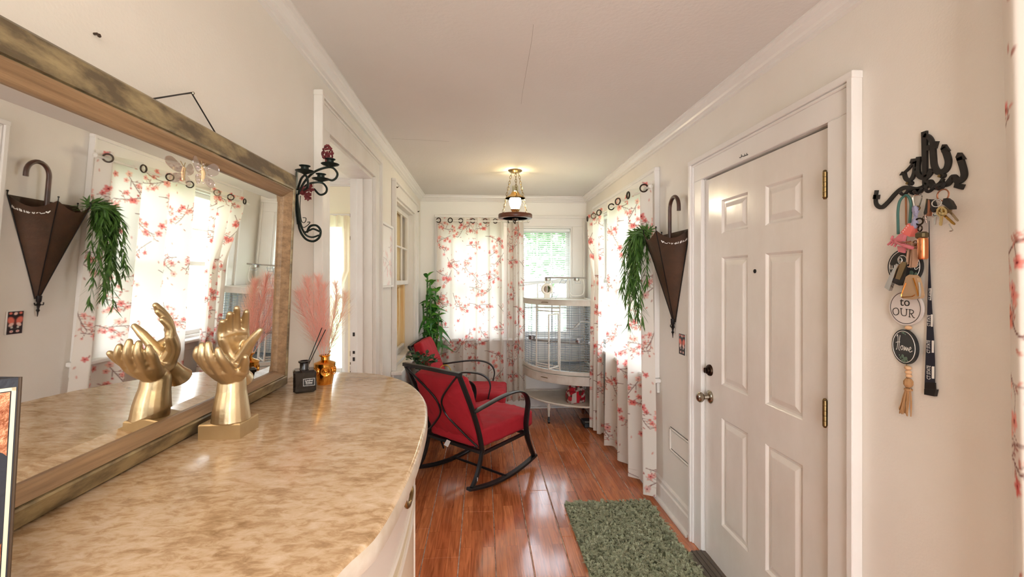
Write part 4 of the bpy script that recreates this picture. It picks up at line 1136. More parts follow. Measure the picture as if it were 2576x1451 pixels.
Yg, Zg = np.meshgrid(np.linspace(ya+t, yb-t, 110), np.linspace(zb-t, za+t, 130))
Cc = TILE.sample(Yg*.9, Zg*.9); Cc = np.array(S(240, 239, 240)[:3])*.55+Cc*.45
grid_mesh(np.stack([np.full_like(Yg, XL+.012), Yg, Zg], -1), Cc, 'print', PR, pf)
# ================================================================== ROCKING CHAIRS
def cushion(m, x0, x1, y0, y1, z0, z1, T, n=18, bulge=.30, wr=.006, seed=1):
    """rounded, slightly wrinkled box cushion (welded grid on six faces)"""
    idx = {}; vs = []; fs = []; rg = random.Random(seed); ph = [rg.uniform(0, 6) for _ in range(6)]
    def P(a, b, c):
        k = (round(a*1000), round(b*1000), round(c*1000))
        if k in idx: return idx[k]
        # round the corners
        r = .16; q = [max(abs(t)-(1-r), 0)/r for t in (a, b, c)]; l = math.sqrt(sum(t*t for t in q))
        o = []
        for t, qq in zip((a, b, c), q):
            s_ = 1 if t >= 0 else -1
            o.append(s_*((1-r)+r*(qq/max(l, 1)) if abs(t) > 1-r else abs(t)))
        th = (1-bulge)+bulge*(1-abs(o[0])**3)*(1-abs(o[1])**3)
        x = (x0+x1)/2+o[0]*(x1-x0)/2*(1-.02*abs(o[1])**4); y = (y0+y1)/2+o[1]*(y1-y0)/2*(1-.02*abs(o[0])**4); z = (z0+z1)/2+o[2]*(z1-z0)/2*th
        w = wr*(math.sin(9*x/.2+ph[0]+4*y/.2)+.7*math.sin(13*y/.2+ph[1]-5*x/.2)+.5*math.sin(21*(x+y)/.2+ph[2]))
        z += w*.5*(1 if o[2] > .3 else .5); x += w*.3*(1-abs(o[2])); y += w*.3*(1-abs(o[2]))
        idx[k] = len(vs); vs.append(T @ Vector((x, y, z))); return idx[k]
    L = [-1+2*i/n for i in range(n+1)]; Lz = [-1+2*i/8 for i in range(9)]
    for (f, A_, B_) in (('z', L, L), ('x', L, Lz), ('y', L, Lz)):
        for s_ in (-1, 1):
            for i in range(len(A_)-1):
                for j in range(len(B_)-1):
                    q = []
                    for (a, b) in ((A_[i], B_[j]), (A_[i+1], B_[j]), (A_[i+1], B_[j+1]), (A_[i], B_[j+1])):
                        q.append(P(a, b, s_) if f == 'z' else (P(s_, a, b) if f == 'x' else P(a, s_, b)))
                    fs.append(tuple(q))
    m.add(vs, fs)
def rocking_chair(name, label, org, rot, seed, tagged, backh=.52):
    root = thing(name, label, 'rocking chair', org, 'red cushioned rocking chairs'); root.rotation_euler = (0, 0, rot); LOCAL.add(root.name)
    W = .275; I4 = Matrix.Identity(4)
    zr = lambda f: .012+.36*(f-.37)**2
    for s_ in (-1, 1):
        w = s_*W
        m = M(); m.bar([(f, w, zr(f)) for f in [-.02+.76*i/20 for i in range(21)]], .042, .020, (0, 1, 0)); m.build('rocker', BRONZE, root, smooth=True)
        m = M(); m.bar(crv([(.015, w, .066), (.055, w, .12), (.09, w, .20), (.115, w, .30)], 5), .028, .022, (0, 1, 0)); m.build('rear_leg', BRONZE, root, smooth=True)
        m = M(); m.bar(crv([(.115, w, .27), (.085, w, .40), (.02, w, .575), (-.11, w, .845)], 5), .030, .024, (0, 1, 0)); m.build('back_post', BRONZE, root, smooth=True)
        wo = s_*(W+.012)
        m = M(); m.bar(crv([(.015, wo, .572), (.12, wo, .588), (.28, wo, .612), (.42, wo, .622), (.53, wo, .608), (.60, wo, .565), (.625, wo, .50), (.612, wo, .42), (.60, wo, .34), (.615, wo, .24), (.66, wo, .14), (.715, w, .062)], 5), .046, .012, (0, 1, 0)); m.build('arm', BRONZE, root, smooth=True)
        m = M(); m.bar([(.11, w, .262), (.61, w, .272)], .022, .022, (0, 1, 0)); m.build('seat_rail', BRONZE, root)
        # curved scroll rod of the back, bowed to the middle
        P = lambda wv, t: Vector((.115-.225*t-.016, wv, .275+.57*t))
        m = M(); m.tube(crv([P(s_*.262, .97), P(s_*.17, .84), P(s_*.045, .64), P(s_*.016, .5), P(s_*.045, .38), P(s_*.16, .20), P(s_*.262, .07)], 6), .0075, 8); m.build('back_scroll', BRONZE, root, smooth=True)
    m = M(); m.bar([(-.11, -W-.015, .845), (-.118, 0, .850), (-.11, W+.015, .845)], .026, .032, (0, 0, 1)); m.build('top_rail', BRONZE, root)
    m = M(); m.bar([(.11, -W, .272), (.11, W, .272)], .024, .03, (0, 0, 1)); m.build('rear_rail', BRONZE, root)
    m = M(); m.bar([(.61, -W, .272), (.61, W, .272)], .024, .024, (0, 0, 1)); m.build('front_rail', BRONZE, root)
    m = M(); m.tube([(.37, -W, .02), (.37, W, .02)], .009, 8); m.build('stretcher', BRONZE, root)
    m = M(); cushion(m, .09, .755, -.262, .262, .280, .428, I4, seed=seed, bulge=.16); m.build('seat_cushion', RED, root, smooth='full')
    # back cushion lies along the back frame
    a = math.atan2(.225, .57); T = Matrix.Translation((.205, 0, .33)) @ Matrix.Rotation(-a, 4, 'Y') @ Matrix.Rotation(-PI/2, 4, 'Y')
    m = M(); cushion(m, .03, backh, -.25, .25, -.02, .115, T, seed=seed+5, bulge=.34, wr=.007)
    m.build('back_cushion', RED, root, smooth='full')
    if tagged:
        m = M(); m.prism([(.085, .05, .292), (.080, .005, .290), (.055, .005, .258), (.058, .052, .262)], (.002, 0, .002)); m.build('care_tag', PLAINW, root, label='white care tag')
        m = M(); m.box(.048, .052, -W-.016, -W-.0145, .10, .125); m.build('sticker', PLAINW, root)
    return root
rocking_chair('rocking_chair', 'nearer red cushioned black metal rocking chair seen from behind, next to the bar', (-.285, 3.15, 0), math.atan2(.74, .68), 1, True)
rocking_chair('rocking_chair', 'farther red cushioned rocking chair turned sideways in front of the back window curtain', (-.53, 4.33, 0), -.09, 4, False, .60)

# small black side table between the chairs with plant and can on it
st = thing('side_table', 'small round black side table between the two rocking chairs', 'table', (-.47, 3.76, 0))
m = M(); m.lathe([(0, .555), (.17, .555), (.185, .56), (.185, .575), (.17, .58), (0, .58)], (-.47, 3.76, 0), 28); m.build('tabletop', BRONZE, st, smooth=True)
for k in range(3):
    a = k*2.094+.5; d = Vector((math.cos(a), math.sin(a), 0)); c = Vector((-.47, 3.76, 0))
    m = M(); m.tube(crv([c+d*.15+Vector((0, 0, .556)), c+d*.07+Vector((0, 0, .3)), c+d*.15+Vector((0, 0, .008))], 6), .008, 8); m.build('leg', BRONZE, st, smooth=True)
POT = mat('dark_pot', S(48, 44, 44), .4); SOIL = mat('soil', S(58, 42, 32), .95)
def pot(c, r, h, parent):
    m = M(); m.lathe([(r*.72, 0), (r*.95, h*.85), (r, h*.86), (r, h), (r*.9, h), (r*.86, h*.86)], c, 22); m.build('pot', POT, parent, smooth=True)
    m = M(); m.lathe([(0, h*.86), (r*.87, h*.862)], c, 20); m.build('soil', SOIL, parent, recalc=False)
LEAFMESH = {}
def leaf_mesh(key, L, Wd, droop, fold, mt):
    if key in LEAFMESH: return LEAFMESH[key]
    n = 7; vs = []; fs = []
    for i in range(n+1):
        t = i/n; w = Wd*math.sin(PI*min(1, t**.75*.97+.03))*.5; x = L*t*(1-.12*droop*t); z = -droop*L*t*t*.55+.10*L*t
        vs += [(x, -w, z+fold*w), (x, 0, z), (x, w, z+fold*w)]
    for i in range(n):
        for k in (0, 1): fs.append((i*3+k, i*3+k+1, i*3+4+k, i*3+3+k))
    me = bpy.data.meshes.new('leaf'); me.from_pydata(vs, [], fs); me.polygons.foreach_set('use_smooth', [True]*len(me.polygons)); me.materials.append(mt); LEAFMESH[key] = me; return me
def put_leaf(key, parent, p, az, el, sc=1.0, roll=0.0):
    o = link('leaf', LEAFMESH[key], parent)
    R = Matrix.Rotation(az, 4, 'Z') @ Matrix.Rotation(-el, 4, 'Y') @ Matrix.Rotation(roll, 4, 'X')
    o.matrix_basis = Matrix.Translation(p) @ R @ Matrix.Scale(sc, 4); return o
leaf_mesh('da', .16, .046, 1.5, .25, LEAFG); leaf_mesh('db', .13, .044, .9, .3, LEAFL); leaf_mesh('dc', .19, .044, 2.4, .2, LEAFG); leaf_mesh('sa', .060, .030, .2, .2, LEAFD)
# tall lucky-bamboo in the corner
tp = Vector((-.560, 4.78, 0)); tb_ = thing('tall_bamboo_plant', 'tall leafy lucky bamboo plant in the corner by the back window', 'plant', tp)
pot(tp, .10, .42, tb_)
rg = random.Random(21)
for j, (dx, dy, h) in enumerate(((-.02, 0, 1.50), (.03, .02, 1.34), (.0, -.035, 1.42), (.055, -.01, 1.12), (-.05, .02, 1.20))):
    c = tp+Vector((dx, dy, .36)); top = tp+Vector((dx*1.7-.0, dy*1.7, h)); P = crv([c, c.lerp(top, .5)+Vector((rg.uniform(-.015, .015), 0, 0)), top], 6)
    m = M(); m.tube(P, [.0085]*len(P), 8)
    for q in P[1::2]: m.tube([q-Vector((0, 0, .003)), q+Vector((0, 0, .003))], .0105, 8)
    m.build('stem', STEM, tb_, smooth=True)
    n = 30 if j < 3 else 20
    for i in range(n):
        t = .46+.54*(i+.5)/n; p = c.lerp(top, t); az = i*2.4+j*1.3+rg.uniform(-.4, .4); el = .95 if i >= n-2 else rg.uniform(-.35, .65)
        key = rg.choice(['da', 'dc', 'db', 'db'] if i < n-3 else ['db', 'da'])
        # keep the foliage off the wall and the glass
        if p.x+.16*math.cos(az) < XL+.02: az = PI-az
        if p.y+.16*math.sin(az) > 4.885: az = -az
        put_leaf(key, tb_, p, az, el, rg.uniform(.7, 1.0), rg.uniform(-1.0, 1.0))
sp = Vector((-.50, 3.78, .58)); sb = thing('small_leafy_plant', 'small dark leafy plant in a pot on the side table between the rocking chairs', 'plant', sp)
pot(sp, .065, .10, sb)
for j in range(9):
    a = j*.7+rg.uniform(-.2, .2); d = Vector((math.cos(a), math.sin(a), 0)); base_ = sp+Vector((0, 0, .085))+d*.02
    e = base_+d*rg.uniform(.04, .12)+Vector((0, 0, rg.uniform(.09, .20))); P = crv([base_, base_.lerp(e, .5)+Vector((0, 0, .04)), e], 5)
    m = M(); m.tube(P, .002, 5); m.build('stem', STEM, sb)
    for i in range(9):
        p = P[min(2+i, len(P)-1)] if i < 9 else e
        put_leaf('sa', sb, p+Vector((rg.uniform(-.006, .006), rg.uniform(-.006, .006), rg.uniform(-.01, .01))), i*2.3+j, rg.uniform(-.1, .7), rg.uniform(.75, 1.25), rg.uniform(-.9, .9))
wc = Vector((-.315, 3.70, .58)); wcan = thing('watering_can', 'small green can with a yellow loop handle behind the nearer rocking chair', 'watering can', wc)
GRN = mat('green_plastic', S(40, 190, 60), .35)
m = M(); m.lathe([(.048, 0), (.052, .01), (.050, .09), (.044, .10), (.040, .10), (.040, .02)], wc, 22); m.build('can_body', GRN, wcan, smooth=True)
m = M(); m.tube([wc+Vector((.045, 0, .03)), wc+Vector((.095, 0, .09)), wc+Vector((.115, 0, .10))], [.012, .008, .010], 8); m.build('spout', GRN, wcan, smooth=True)
m = M(); m.tube([wc+Vector((.052*math.cos(t), 0, .095+.075*math.sin(t))) for t in [PI*i/16 for i in range(17)]], .0038, 8); m.build('loop_handle', mat('yellow_plastic', S(206, 178, 70), .4), wcan, smooth=True)

# ================================================================== BIRD CAGE
KC = Vector((1.150, 4.925, 0)); RC = .685
cg = thing('birdcage', 'white quarter-round corner birdcage on a wheeled stand', 'birdcage', (KC.x-.3, KC.y-.3, 0))
def arc(R, z, n=28, a0=0.0, a1=1.0): return [KC+Vector((-R*math.cos(PI/2*(a0+(a1-a0)*i/n)), -R*math.sin(PI/2*(a0+(a1-a0)*i/n)), z)) for i in range(n+1)]
def quarter(m, R, z0, z1, R0=None, T=0):
    A_ = arc(R, z0); C0 = KC+Vector((0, 0, z0)); poly = [C0]+A_
    m.prism(poly, (0, 0, z1-z0))
def arcband(m, R, th, z0, z1):
    O = arc(R, z0); I = arc(R-th, z0); n = len(O); vs = O+I+[p+Vector((0, 0, z1-z0)) for p in O]+[p+Vector((0, 0, z1-z0)) for p in I]; fs = []
    for i in range(n-1):
        fs += [(i, i+1, n+i+1, n+i), (2*n+i, 3*n+i, 3*n+i+1, 2*n+i+1), (i, 2*n+i, 2*n+i+1, i+1), (n+i, n+i+1, 3*n+i+1, 3*n+i)]
    fs += [(0, n, 3*n, 2*n), (n-1, 3*n-1, 4*n-1, 2*n-1)]; m.add(vs, fs)
m = M(); arcband(m, RC+.012, .03, 1.198, 1.252); m.box(KC.x-RC, KC.x, KC.y-.012, KC.y, 1.198, 1.252); m.box(KC.x-.012, KC.x, KC.y-RC, KC.y, 1.198, 1.252); arcband(m, RC+.022, .05, 1.252, 1.258); m.build('top_rim', WHITEMETAL, cg)
m = M(); quarter(m, RC+.004, 1.238, 1.244); m.build('top_tray', WHITEMETAL, cg)
m = M(); arcband(m, RC+.014, .034, .515, .548); m.box(KC.x-RC, KC.x, KC.y-.014, KC.y, .515, .548); m.box(KC.x-.014, KC.x, KC.y-RC, KC.y, .515, .548); m.build('bottom_rim', WHITEMETAL, cg)
m = M(); quarter(m, RC+.016, .418, .424); arcband(m, RC+.018, .012, .424, .500); m.box(KC.x-RC, KC.x, KC.y-.012, KC.y, .424, .500); m.box(KC.x-.012, KC.x, KC.y-RC, KC.y, .424, .500); arcband(m, RC+.026, .03, .497, .507)
m.build('pull_tray', WHITEMETAL, cg)
for z, R in ((1.224, RC+.013), (.462, RC+.020)):
    q = arc(R, z, 28, .42, .50); m = M(); m.tube([q[0]]+[p+(p-KC).normalized()*.006 for p in q[6:22:5]]+[q[-1]], .0035, 6); m.build('tray_pull', BRASS, cg)
m = M()
for i in range(23):
    a = (i+.5)/23; e = KC+Vector((-(RC-.02)*math.cos(PI/2*a), -(RC-.02)*math.sin(PI/2*a), .535)); m.tube([KC+Vector((-.02, -.02, .535)), e], .0018, 4)
for R in (.25, .45, .6): m.tube(arc(R, .535, 18), .0018, 4)
m.build('floor_grille', CAGEWIRE, cg, kind='stuff')
ZA, ZB_ = .548, 1.198
DA0, DA1 = .335, .62
for a, nm in ((0.0, 'corner_post'), (1.0, 'corner_post'), (DA0, 'door_post'), (DA1, 'door_post')):
    p = KC+Vector((-RC*math.cos(PI/2*a), -RC*math.sin(PI/2*a), 0)); m = M(); m.tube([p+Vector((0, 0, ZA-.03)), p+Vector((0, 0, ZB_))], .0075, 6); m.build(nm, WHITEMETAL, cg)
m = M(); m.tube([KC+Vector((-.006, -.006, .2)), KC+Vector((-.006, -.006, ZB_))], .0075, 6); m.build('corner_post', WHITEMETAL, cg)
def wires(a0, a1, n_v):
    m = M()
    for i in range(1, n_v):
        a = a0+(a1-a0)*i/n_v; p = KC+Vector((-RC*math.cos(PI/2*a), -RC*math.sin(PI/2*a), 0)); m.tube([p+Vector((0, 0, ZA)), p+Vector((0, 0, ZB_))], .0024, 4)
    for k in range(1, 27): m.tube(arc(RC, ZA+(ZB_-ZA)*k/27, 10, a0, a1), .0019, 4)
    m.build('wire_panel', CAGEWIRE, cg, kind='stuff')
wires(0, DA0, 4); wires(DA1, 1.0, 4)
for ax in 'xy':
    m = M()
    for i in range(1, 9):
        d = RC*i/9; p = KC-(Vector((d, .008, 0)) if ax == 'x' else Vector((.008, d, 0))); m.tube([p+Vector((0, 0, ZA)), p+Vector((0, 0, ZB_))], .0018, 4)
    for k in range(1, 27):
        z = ZA+(ZB_-ZA)*k/27; m.tube([KC+Vector((0, -.008, z)) if ax == 'x' else KC+Vector((-.008, 0, z)), KC+(Vector((-RC, -.008, z)) if ax == 'x' else Vector((-.008, -RC, z)))], .0019, 4)
    m.build('wire_panel', CAGEWIRE, cg, kind='stuff')
# front opening: two rails over and two under it, door frame swung outward
m = M()
for z in (1.172, 1.138, .592, .568): m.tube(arc(RC, z, 12, DA0, DA1), .006, 6)
m.build('door_rails', WHITEMETAL, cg)
hp_ = KC+Vector((-RC*math.cos(PI/2*DA1), -RC*math.sin(PI/2*DA1), 0))+Vector((-.012, -.012, 0))
dv = Vector((-.62, -.78, 0)).normalized(); DWd = .20
m = M(); q = [hp_+dv*.01+Vector((0, 0, .60)), hp_+dv*DWd+Vector((0, 0, .60)), hp_+dv*DWd+Vector((0, 0, 1.12)), hp_+dv*.01+Vector((0, 0, 1.12))]
for a, b in zip(q, q[1:]+q[:1]): m.tube([a, b], .0075, 6)
m.build('cage_door', WHITEMETAL, cg); cd = bpy.data.objects[[o.name for o in cg.children if o.name.startswith('cage_door')][0]]
m = M()
for k in range(1, 22): z = .60+.52*k/22; m.tube([hp_+dv*.01+Vector((0, 0, z)), hp_+dv*DWd+Vector((0, 0, z))], .0016, 4)
for k in (1, 2): m.tube([hp_+dv*DWd*k/3+Vector((0, 0, .6)), hp_+dv*DWd*k/3+Vector((0, 0, 1.12))], .0018, 4)
m.build('door_wires', CAGEWIRE, cd, kind='stuff')
m = M(); m.box(*sum([[c-.008, c+.008] for c in (hp_+dv*(DWd-.005))[:2]], []), .84, .87); m.tube([hp_+dv*DWd+Vector((0, 0, .855)), hp_+dv*(DWd+.02)+Vector((0, 0, .85))], .004, 6); m.build('door_latch', BLACKM, cd)
# stand: shelf, legs with casters
m = M(); quarter(m, RC-.01, .205, .211); m.build('stand_shelf', WHITEMETAL, cg)
m = M(); m.tube(arc(RC+.006, .212, 28), .010, 8); m.tube([KC+Vector((0, 0, .212)), KC+Vector((-RC, 0, .212))], .009, 6); m.tube([KC+Vector((0, 0, .212)), KC+Vector((0, -RC, .212))], .009, 6); m.build('shelf_rim', WHITEMETAL, cg, smooth=True)
def leg(p, d=None):
    m = M(); m.tube([p+Vector((0, 0, .205)), p+Vector((0, 0, .07))], .011, 8)
    t = Vector((-(p-KC).y, (p-KC).x, 0)); t = t.normalized() if t.length > .1 else Vector((1, 0, 0))
    for s_ in (-1, 1): m.tube(crv([p+t*(.055*s_)+Vector((0, 0, .203)), p+t*(.022*s_)+Vector((0, 0, .175)), p+t*(.010*s_)+Vector((0, 0, .12))], 4), .004, 5)
    lg = m.build('leg', WHITEMETAL, cg, smooth=True)
    m = M(); m.tube([p+Vector((-.010, 0, .022)), p+Vector((.010, 0, .022))], .0225, 14); m.tube([p+Vector((0, 0, .035)), p+Vector((0, 0, .072))], [.014, .010], 8); m.build('caster', BLACKP, lg, smooth=True)
leg(KC+Vector((-RC*.707, -RC*.707, 0))); leg(KC+Vector((-RC+.03, -.03, 0))); leg(KC+Vector((-.05, -RC+.02, 0))); leg(KC+Vector((-.03, -.03, 0)))
for a in (0.0, 1.0):
    p = KC+Vector((-RC*math.cos(PI/2*a), -RC*math.sin(PI/2*a), 0)); m = M(); m.tube([p+Vector((.006 if a == 0 else -.004, 0, .21)), p+Vector((.006 if a == 0 else -.004, 0, .42))], .010, 6); m.build('stand_post', WHITEMETAL, cg)
# play top: perch with two cups, stand loop, ladder
PERCH = mat('worn_perch_wood', S(150, 138, 128), .7); CUP = mat('steel_cup', S(180, 172, 166), .25, metal=.9)
p0 = on_y(1372, 698, 4.68); p1 = on_y(1474, 699, 4.68)
m = M(); m.tube([p0, p1], .0085, 8); m.build('perch', PERCH, cg, smooth=True)
for u in (1378, 1450):
    c = on_y(u, 702, 4.655); m = M(); m.lathe([(.026, -.02), (.031, -.015), (.033, .014), (.036, .017), (.030, .015), (.026, -.012), (0, -.014)], c, 18); m.build('feed_cup', CUP, cg, smooth=True)
    m = M(); m.torus(c+Vector((0, 0, .010)), .0345, .002, (0, 0, 1), 18, 5); m.tube([c+Vector((-.02, -.03, -.02)), c+Vector((-.02, -.03, -.045)), c+Vector((.04, -.03, -.045)), c+Vector((.04, -.03, -.02))], .0018, 4); m.build('cup_holder', CAGEWIRE, cg)
LP_ = [on_y(u, v, 4.70) for u, v in ((1428, 700), (1431, 722), (1434, 738), (1444, 744), (1460, 743), (1468, 737), (1470, 720), (1466, 704))]
m = M(); m.tube(crv(LP_, 5), .0055, 8); m.build('play_stand', WHITEMETAL, cg, smooth=True)
m = M(); L0, L1 = on_y(1414, 702, 4.66), on_y(1427, 703, 4.66); B0, B1 = on_y(1384, 750, 4.45), on_y(1397, 752, 4.45); B0.z = B1.z = 1.262
m.tube([L0, B0], .0022, 5); m.tube([L1, B1], .0022, 5)
for k in range(6): t = (k+.3)/6; m.tube([L0.lerp(B0, t), L1.lerp(B1, t)], .0022, 5)
m.build('ladder', CAGEWIRE, cg)
# perches and cups inside
m = M(); m.tube([KC+Vector((-.62, -.12, .80)), KC+Vector((-.12, -.40, .79))], .009, 8); m.build('perch', PERCH, cg, smooth=True)
m = M(); m.tube(crv([on_y(1424, 825, 4.42), on_y(1440, 827, 4.42), on_y(1452, 818, 4.46), on_y(1462, 809, 4.5), on_y(1482, 811, 4.52)], 5), [.004]*8+[.012]*5+[.006]*8, 7); m.build('rope_perch', PERCH, cg, smooth=True)
for (u, v, Y) in ((1456, 856, 4.56), (1338, 846, 4.76)):
    c = on_y(u, v, Y); m = M(); m.lathe([(.030, -.03), (.036, -.025), (.038, .012), (.041, .015), (.034, .012), (.030, -.02), (0, -.022)], c, 18); m.build('feed_cup', CUP, cg, smooth=True)
    m = M(); m.box(c.x-.055, c.x+.055, c.y+.04, c.y+.043, c.z-.004, c.z+.004); m.tube([c+Vector((-.055, .04, -.03)), c+Vector((-.055, .04, .045)), c+Vector((.055, .04, .045)), c+Vector((.055, .04, -.03))], .002, 5); m.torus(c+Vector((0, 0, .012)), .040, .0024, (0, 0, 1), 18, 5); m.build('cup_holder', CAGEWIRE, cg)
# ship-wheel shaped mirror toy on the play top
tc = on_y(1376, 727, 4.60)
ty = thing('bird_toy', 'white ship-wheel bird toy with a small mirror on top of the birdcage', 'bird toy', (tc.x, tc.y, 1.258))
TC_ = mat('toy_cream', S(232, 224, 208), .4)
m = M(); m.torus(tc, .048, .014, (0, -1, 0), 24, 8)
for k in range(8):
    a = k*PI/4+.3; d = Vector((math.cos(a), 0, math.sin(a)))
    if d.z < -.6: continue
    m.tube([tc+d*.055, tc+d*.075, tc+d*.088], [.004, .005, .007], 7)
m.box(tc.x-.03, tc.x+.03, tc.y-.02, tc.y+.02, 1.259, tc.z-.048, bev=.004); m.build('toy_wheel', TC_, ty, smooth=True)
m = M(); m.lathe([(0, .0), (.040, .0), (.040, .004), (0, .004)], tc+Vector((0, -.002, 0)), 22, (0, -1, 0)); m.build('toy_mirror', MIRROR, ty)
# bag of bird food on the stand shelf
bgc = on_z(1450, 1015, .212); bag = thing('bird_food_bag', 'red and clear bag of bird food on the birdcage stand shelf', 'food bag', (bgc.x, bgc.y+.03, .212))
bc2 = Vector((bgc.x, bgc.y+.05, .213)); A_ = .35
def bagring(z, hw, hd, sq): 
    out = []
    for (a, b) in ((-1, -1), (-.3, -1.06), (.3, -1.06), (1, -1), (1.05, 0), (1, 1), (.3, 1.05), (-.3, 1.05), (-1, 1), (-1.05, 0)):
        out.append(rotz((a*hw, b*hd, z), bc2, A_))
    return out
rings = [bagring(0, .078, .042, 0), bagring(.015, .084, .048, 0), bagring(.07, .086, .05, 0), bagring(.12, .082, .044, 0), bagring(.165, .062, .022, 0), bagring(.19, .050, .008, 0), bagring(.203, .048, .004, 0)]
BAGM, nt, p = newmat('printed_bag'); 
ge = nt.nodes.new('ShaderNodeNewGeometry'); nz = nt.nodes.new('ShaderNodeTexVoronoi'); nz.inputs['Scale'].default_value = 38; nt.links.new(ge.outputs['Position'], nz.inputs['Vector'])
rp = nt.nodes.new('ShaderNodeValToRGB'); e = rp.color_ramp.elements; rp.color_ramp.interpolation = 'CONSTANT'; e[0].color = S(150, 24, 40); e[1].position = .55; e[1].color = S(84, 58, 48); k_ = e.new(.28); k_.color = S(190, 40, 54); k_ = e.new(.75); k_.color = S(186, 170, 160)
sv = nt.nodes.new('ShaderNodeSeparateColor'); nt.links.new(nz.outputs['Color'], sv.inputs[0]); nt.links.new(sv.outputs[0], rp.inputs[0]); nt.links.new(rp.outputs[0], p.inputs['Base Color']); p.inputs['Roughness'].default_value = .3
m = M(); vs = sum(rings, []); n = 10; fs = [tuple(range(n-1, -1, -1)), tuple((len(rings)-1)*n+k for k in range(n))]
for r in range(len(rings)-1):
    for k in range(n): k2 = (k+1) % n; fs.append((r*n+k, r*n+k2, (r+1)*n+k2, (r+1)*n+k))
m.add(vs, fs); m.build('bag_body', BAGM, bag, smooth=True)
m = M(); fr = [rotz((x, -.0535, z), bc2, A_) for x, z in ((-.078, .012), (-.02, .010), (-.022, .115), (-.07, .10))]; m.prism(fr, rotz((0, -.003, 0), bc2, A_)-rotz((0, 0, 0), bc2, A_)); m.build('clear_window', mat('bag_clear_window', S(200, 186, 180), .15), bag)
m = M(); fr = [rotz((x, -.0535, z), bc2, A_) for x, z in ((-.018, .008), (.004, .008), (.006, .12), (-.02, .12))]; m.prism(fr, rotz((0, -.003, 0), bc2, A_)-rotz((0, 0, 0), bc2, A_)); m.build('red_stripe', mat('bag_red', S(206, 34, 52), .3), bag)
m = M(); m.tube([rotz((-.05, 0, .200), bc2, A_), rotz((.05, 0, .200), bc2, A_)], .006, 6); m.build('rolled_top', mat('bag_dark_top', S(44, 40, 44), .4), bag)
# dark device on the floor under the curtain hem
pc = on_z(1487, 1075, 0); m = M(); m.box(pc.x-.07, pc.x+.07, pc.y-.02, pc.y+.16, .004, .045, bev=.006); o = m.build('floor_device', mat('dark_teal_plastic', S(38, 46, 52), .45)); tag(o, 'dark flat box lying on the floor by the far curtain hem', 'box')
m = M(); m.box(pc.x-.072, pc.x-.0695, pc.y, pc.y+.03, .015, .033); m.build('port', BLACKP, o); m = M()
for a in (-.06, .05):
    for b in (-.01, .14): m.lathe([(.008, 0), (.008, .005)], (pc.x+a, pc.y+b, 0), 8)
m.build('rubber_feet', BLACKP, o)
m = M(); m.box(pc.x-.055, pc.x+.02, pc.y+.01, pc.y+.05, .0448, .0456); m.build('sticker', mat('grey_sticker', S(170, 176, 176), .5), o)

# ================================================================== UMBRELLA WALL POCKET
UY, UZ0, UZ1, UR = 2.655, 1.19, 1.755, .192
ub = thing('umbrella_pocket', 'rusty tin umbrella wall pocket hanging beside the door', 'wall decoration', (XR, UY, 1.5))
XW_ = XR-.004
ribs = [0, PI/3, 2*PI/3, PI]
def up_(a, h, off=0.0):
    """a = angle round the half cone, h = 0 tip .. 1 rim"""
    R = (UR*h**1.04+.006)+off
    return Vector((XW_-R*math.sin(a)*.92, UY+R*math.cos(a), UZ0+(UZ1-UZ0)*h))
def panel_pt(k, s_, h, off=0.0):
    a, b = up_(ribs[k], h, off), up_(ribs[k+1], h, off); p = a.lerp(b, s_)
    out = Vector((-math.sin((ribs[k]+ribs[k+1])/2), math.cos((ribs[k]+ribs[k+1])/2), 0)); p += out*(.010*math.sin(PI*s_)*h)
    p.z -= .050*math.sin(PI*s_)*max(0, h-.0)**6*1.0
    return p
for k in range(3):
    m = M(); H_, S_ = 16, 8; vs = [panel_pt(k, j/S_, .02+.98*i/H_) for i in range(H_+1) for j in range(S_+1)]
    vs2 = [panel_pt(k, j/S_, .02+.98*i/H_, -.003) for i in range(H_+1) for j in range(S_+1)]; n = len(vs); fs = []
    for i in range(H_):
        for j in range(S_):
            a = i*(S_+1)+j; fs += [(a, a+1, a+S_+2, a+S_+1), (n+a, n+a+S_+1, n+a+S_+2, n+a+1)]
    for j in range(S_): a = H_*(S_+1)+j; fs.append((a, a+1, n+a+1, n+a))
    m.add(vs+vs2, fs); m.build('umbrella_panel', RUST, ub, smooth=True)
for a in ribs:
    m = M(); m.tube([up_(a, .02+.98*i/12, .001) for i in range(13)], .0028, 6); e = up_(a, 1.0, .001); m.tube([e, e+Vector((0, 0, .016))], .0026, 6); m.ball(e+Vector((0, 0, .019)), .0052, 8); m.build('umbrella_rib', BLACKM, ub, smooth=True)
m = M(); m.add([up_(0, .02), up_(PI, .02), up_(PI, 1), up_(0, 1)]+[p+Vector((.003, 0, 0)) for p in (up_(0, .02), up_(PI, .02), up_(PI, 1), up_(0, 1))], [(0, 1, 2, 3), (7, 6, 5, 4), (0, 3, 7, 4), (1, 5, 6, 2), (2, 6, 7, 3)]); m.build('back_plate', RUST, ub)
hx = XR-.055; hy = UY-.045; m = M()
P = [Vector((hx+.03, UY-.01, UZ0+.15)), Vector((hx, hy, 1.60)), Vector((hx, hy, 1.75)), Vector((hx, hy, 1.885))]+[Vector((hx, hy-.062+.062*math.cos(t), 1.885+.068*math.sin(t))) for t in [PI*i/12 for i in range(1, 13)]]+[Vector((hx, hy-.124, 1.862))]
m.tube(P, .0115, 10); m.build('crook_handle', mat('dark_handle', S(50, 34, 30), .35, var=(14, S(84, 52, 40), .2)), ub, smooth=True)
m = M(); tpz = UZ0; xx = XW_-.012
m.lathe([(.013, .03), (.012, .0), (.007, -.012), (.012, -.020), (.007, -.030), (.005, -.045), (.009, -.052), (.004, -.062), (.002, -.085), (0, -.09)], (xx, UY, tpz), 12)
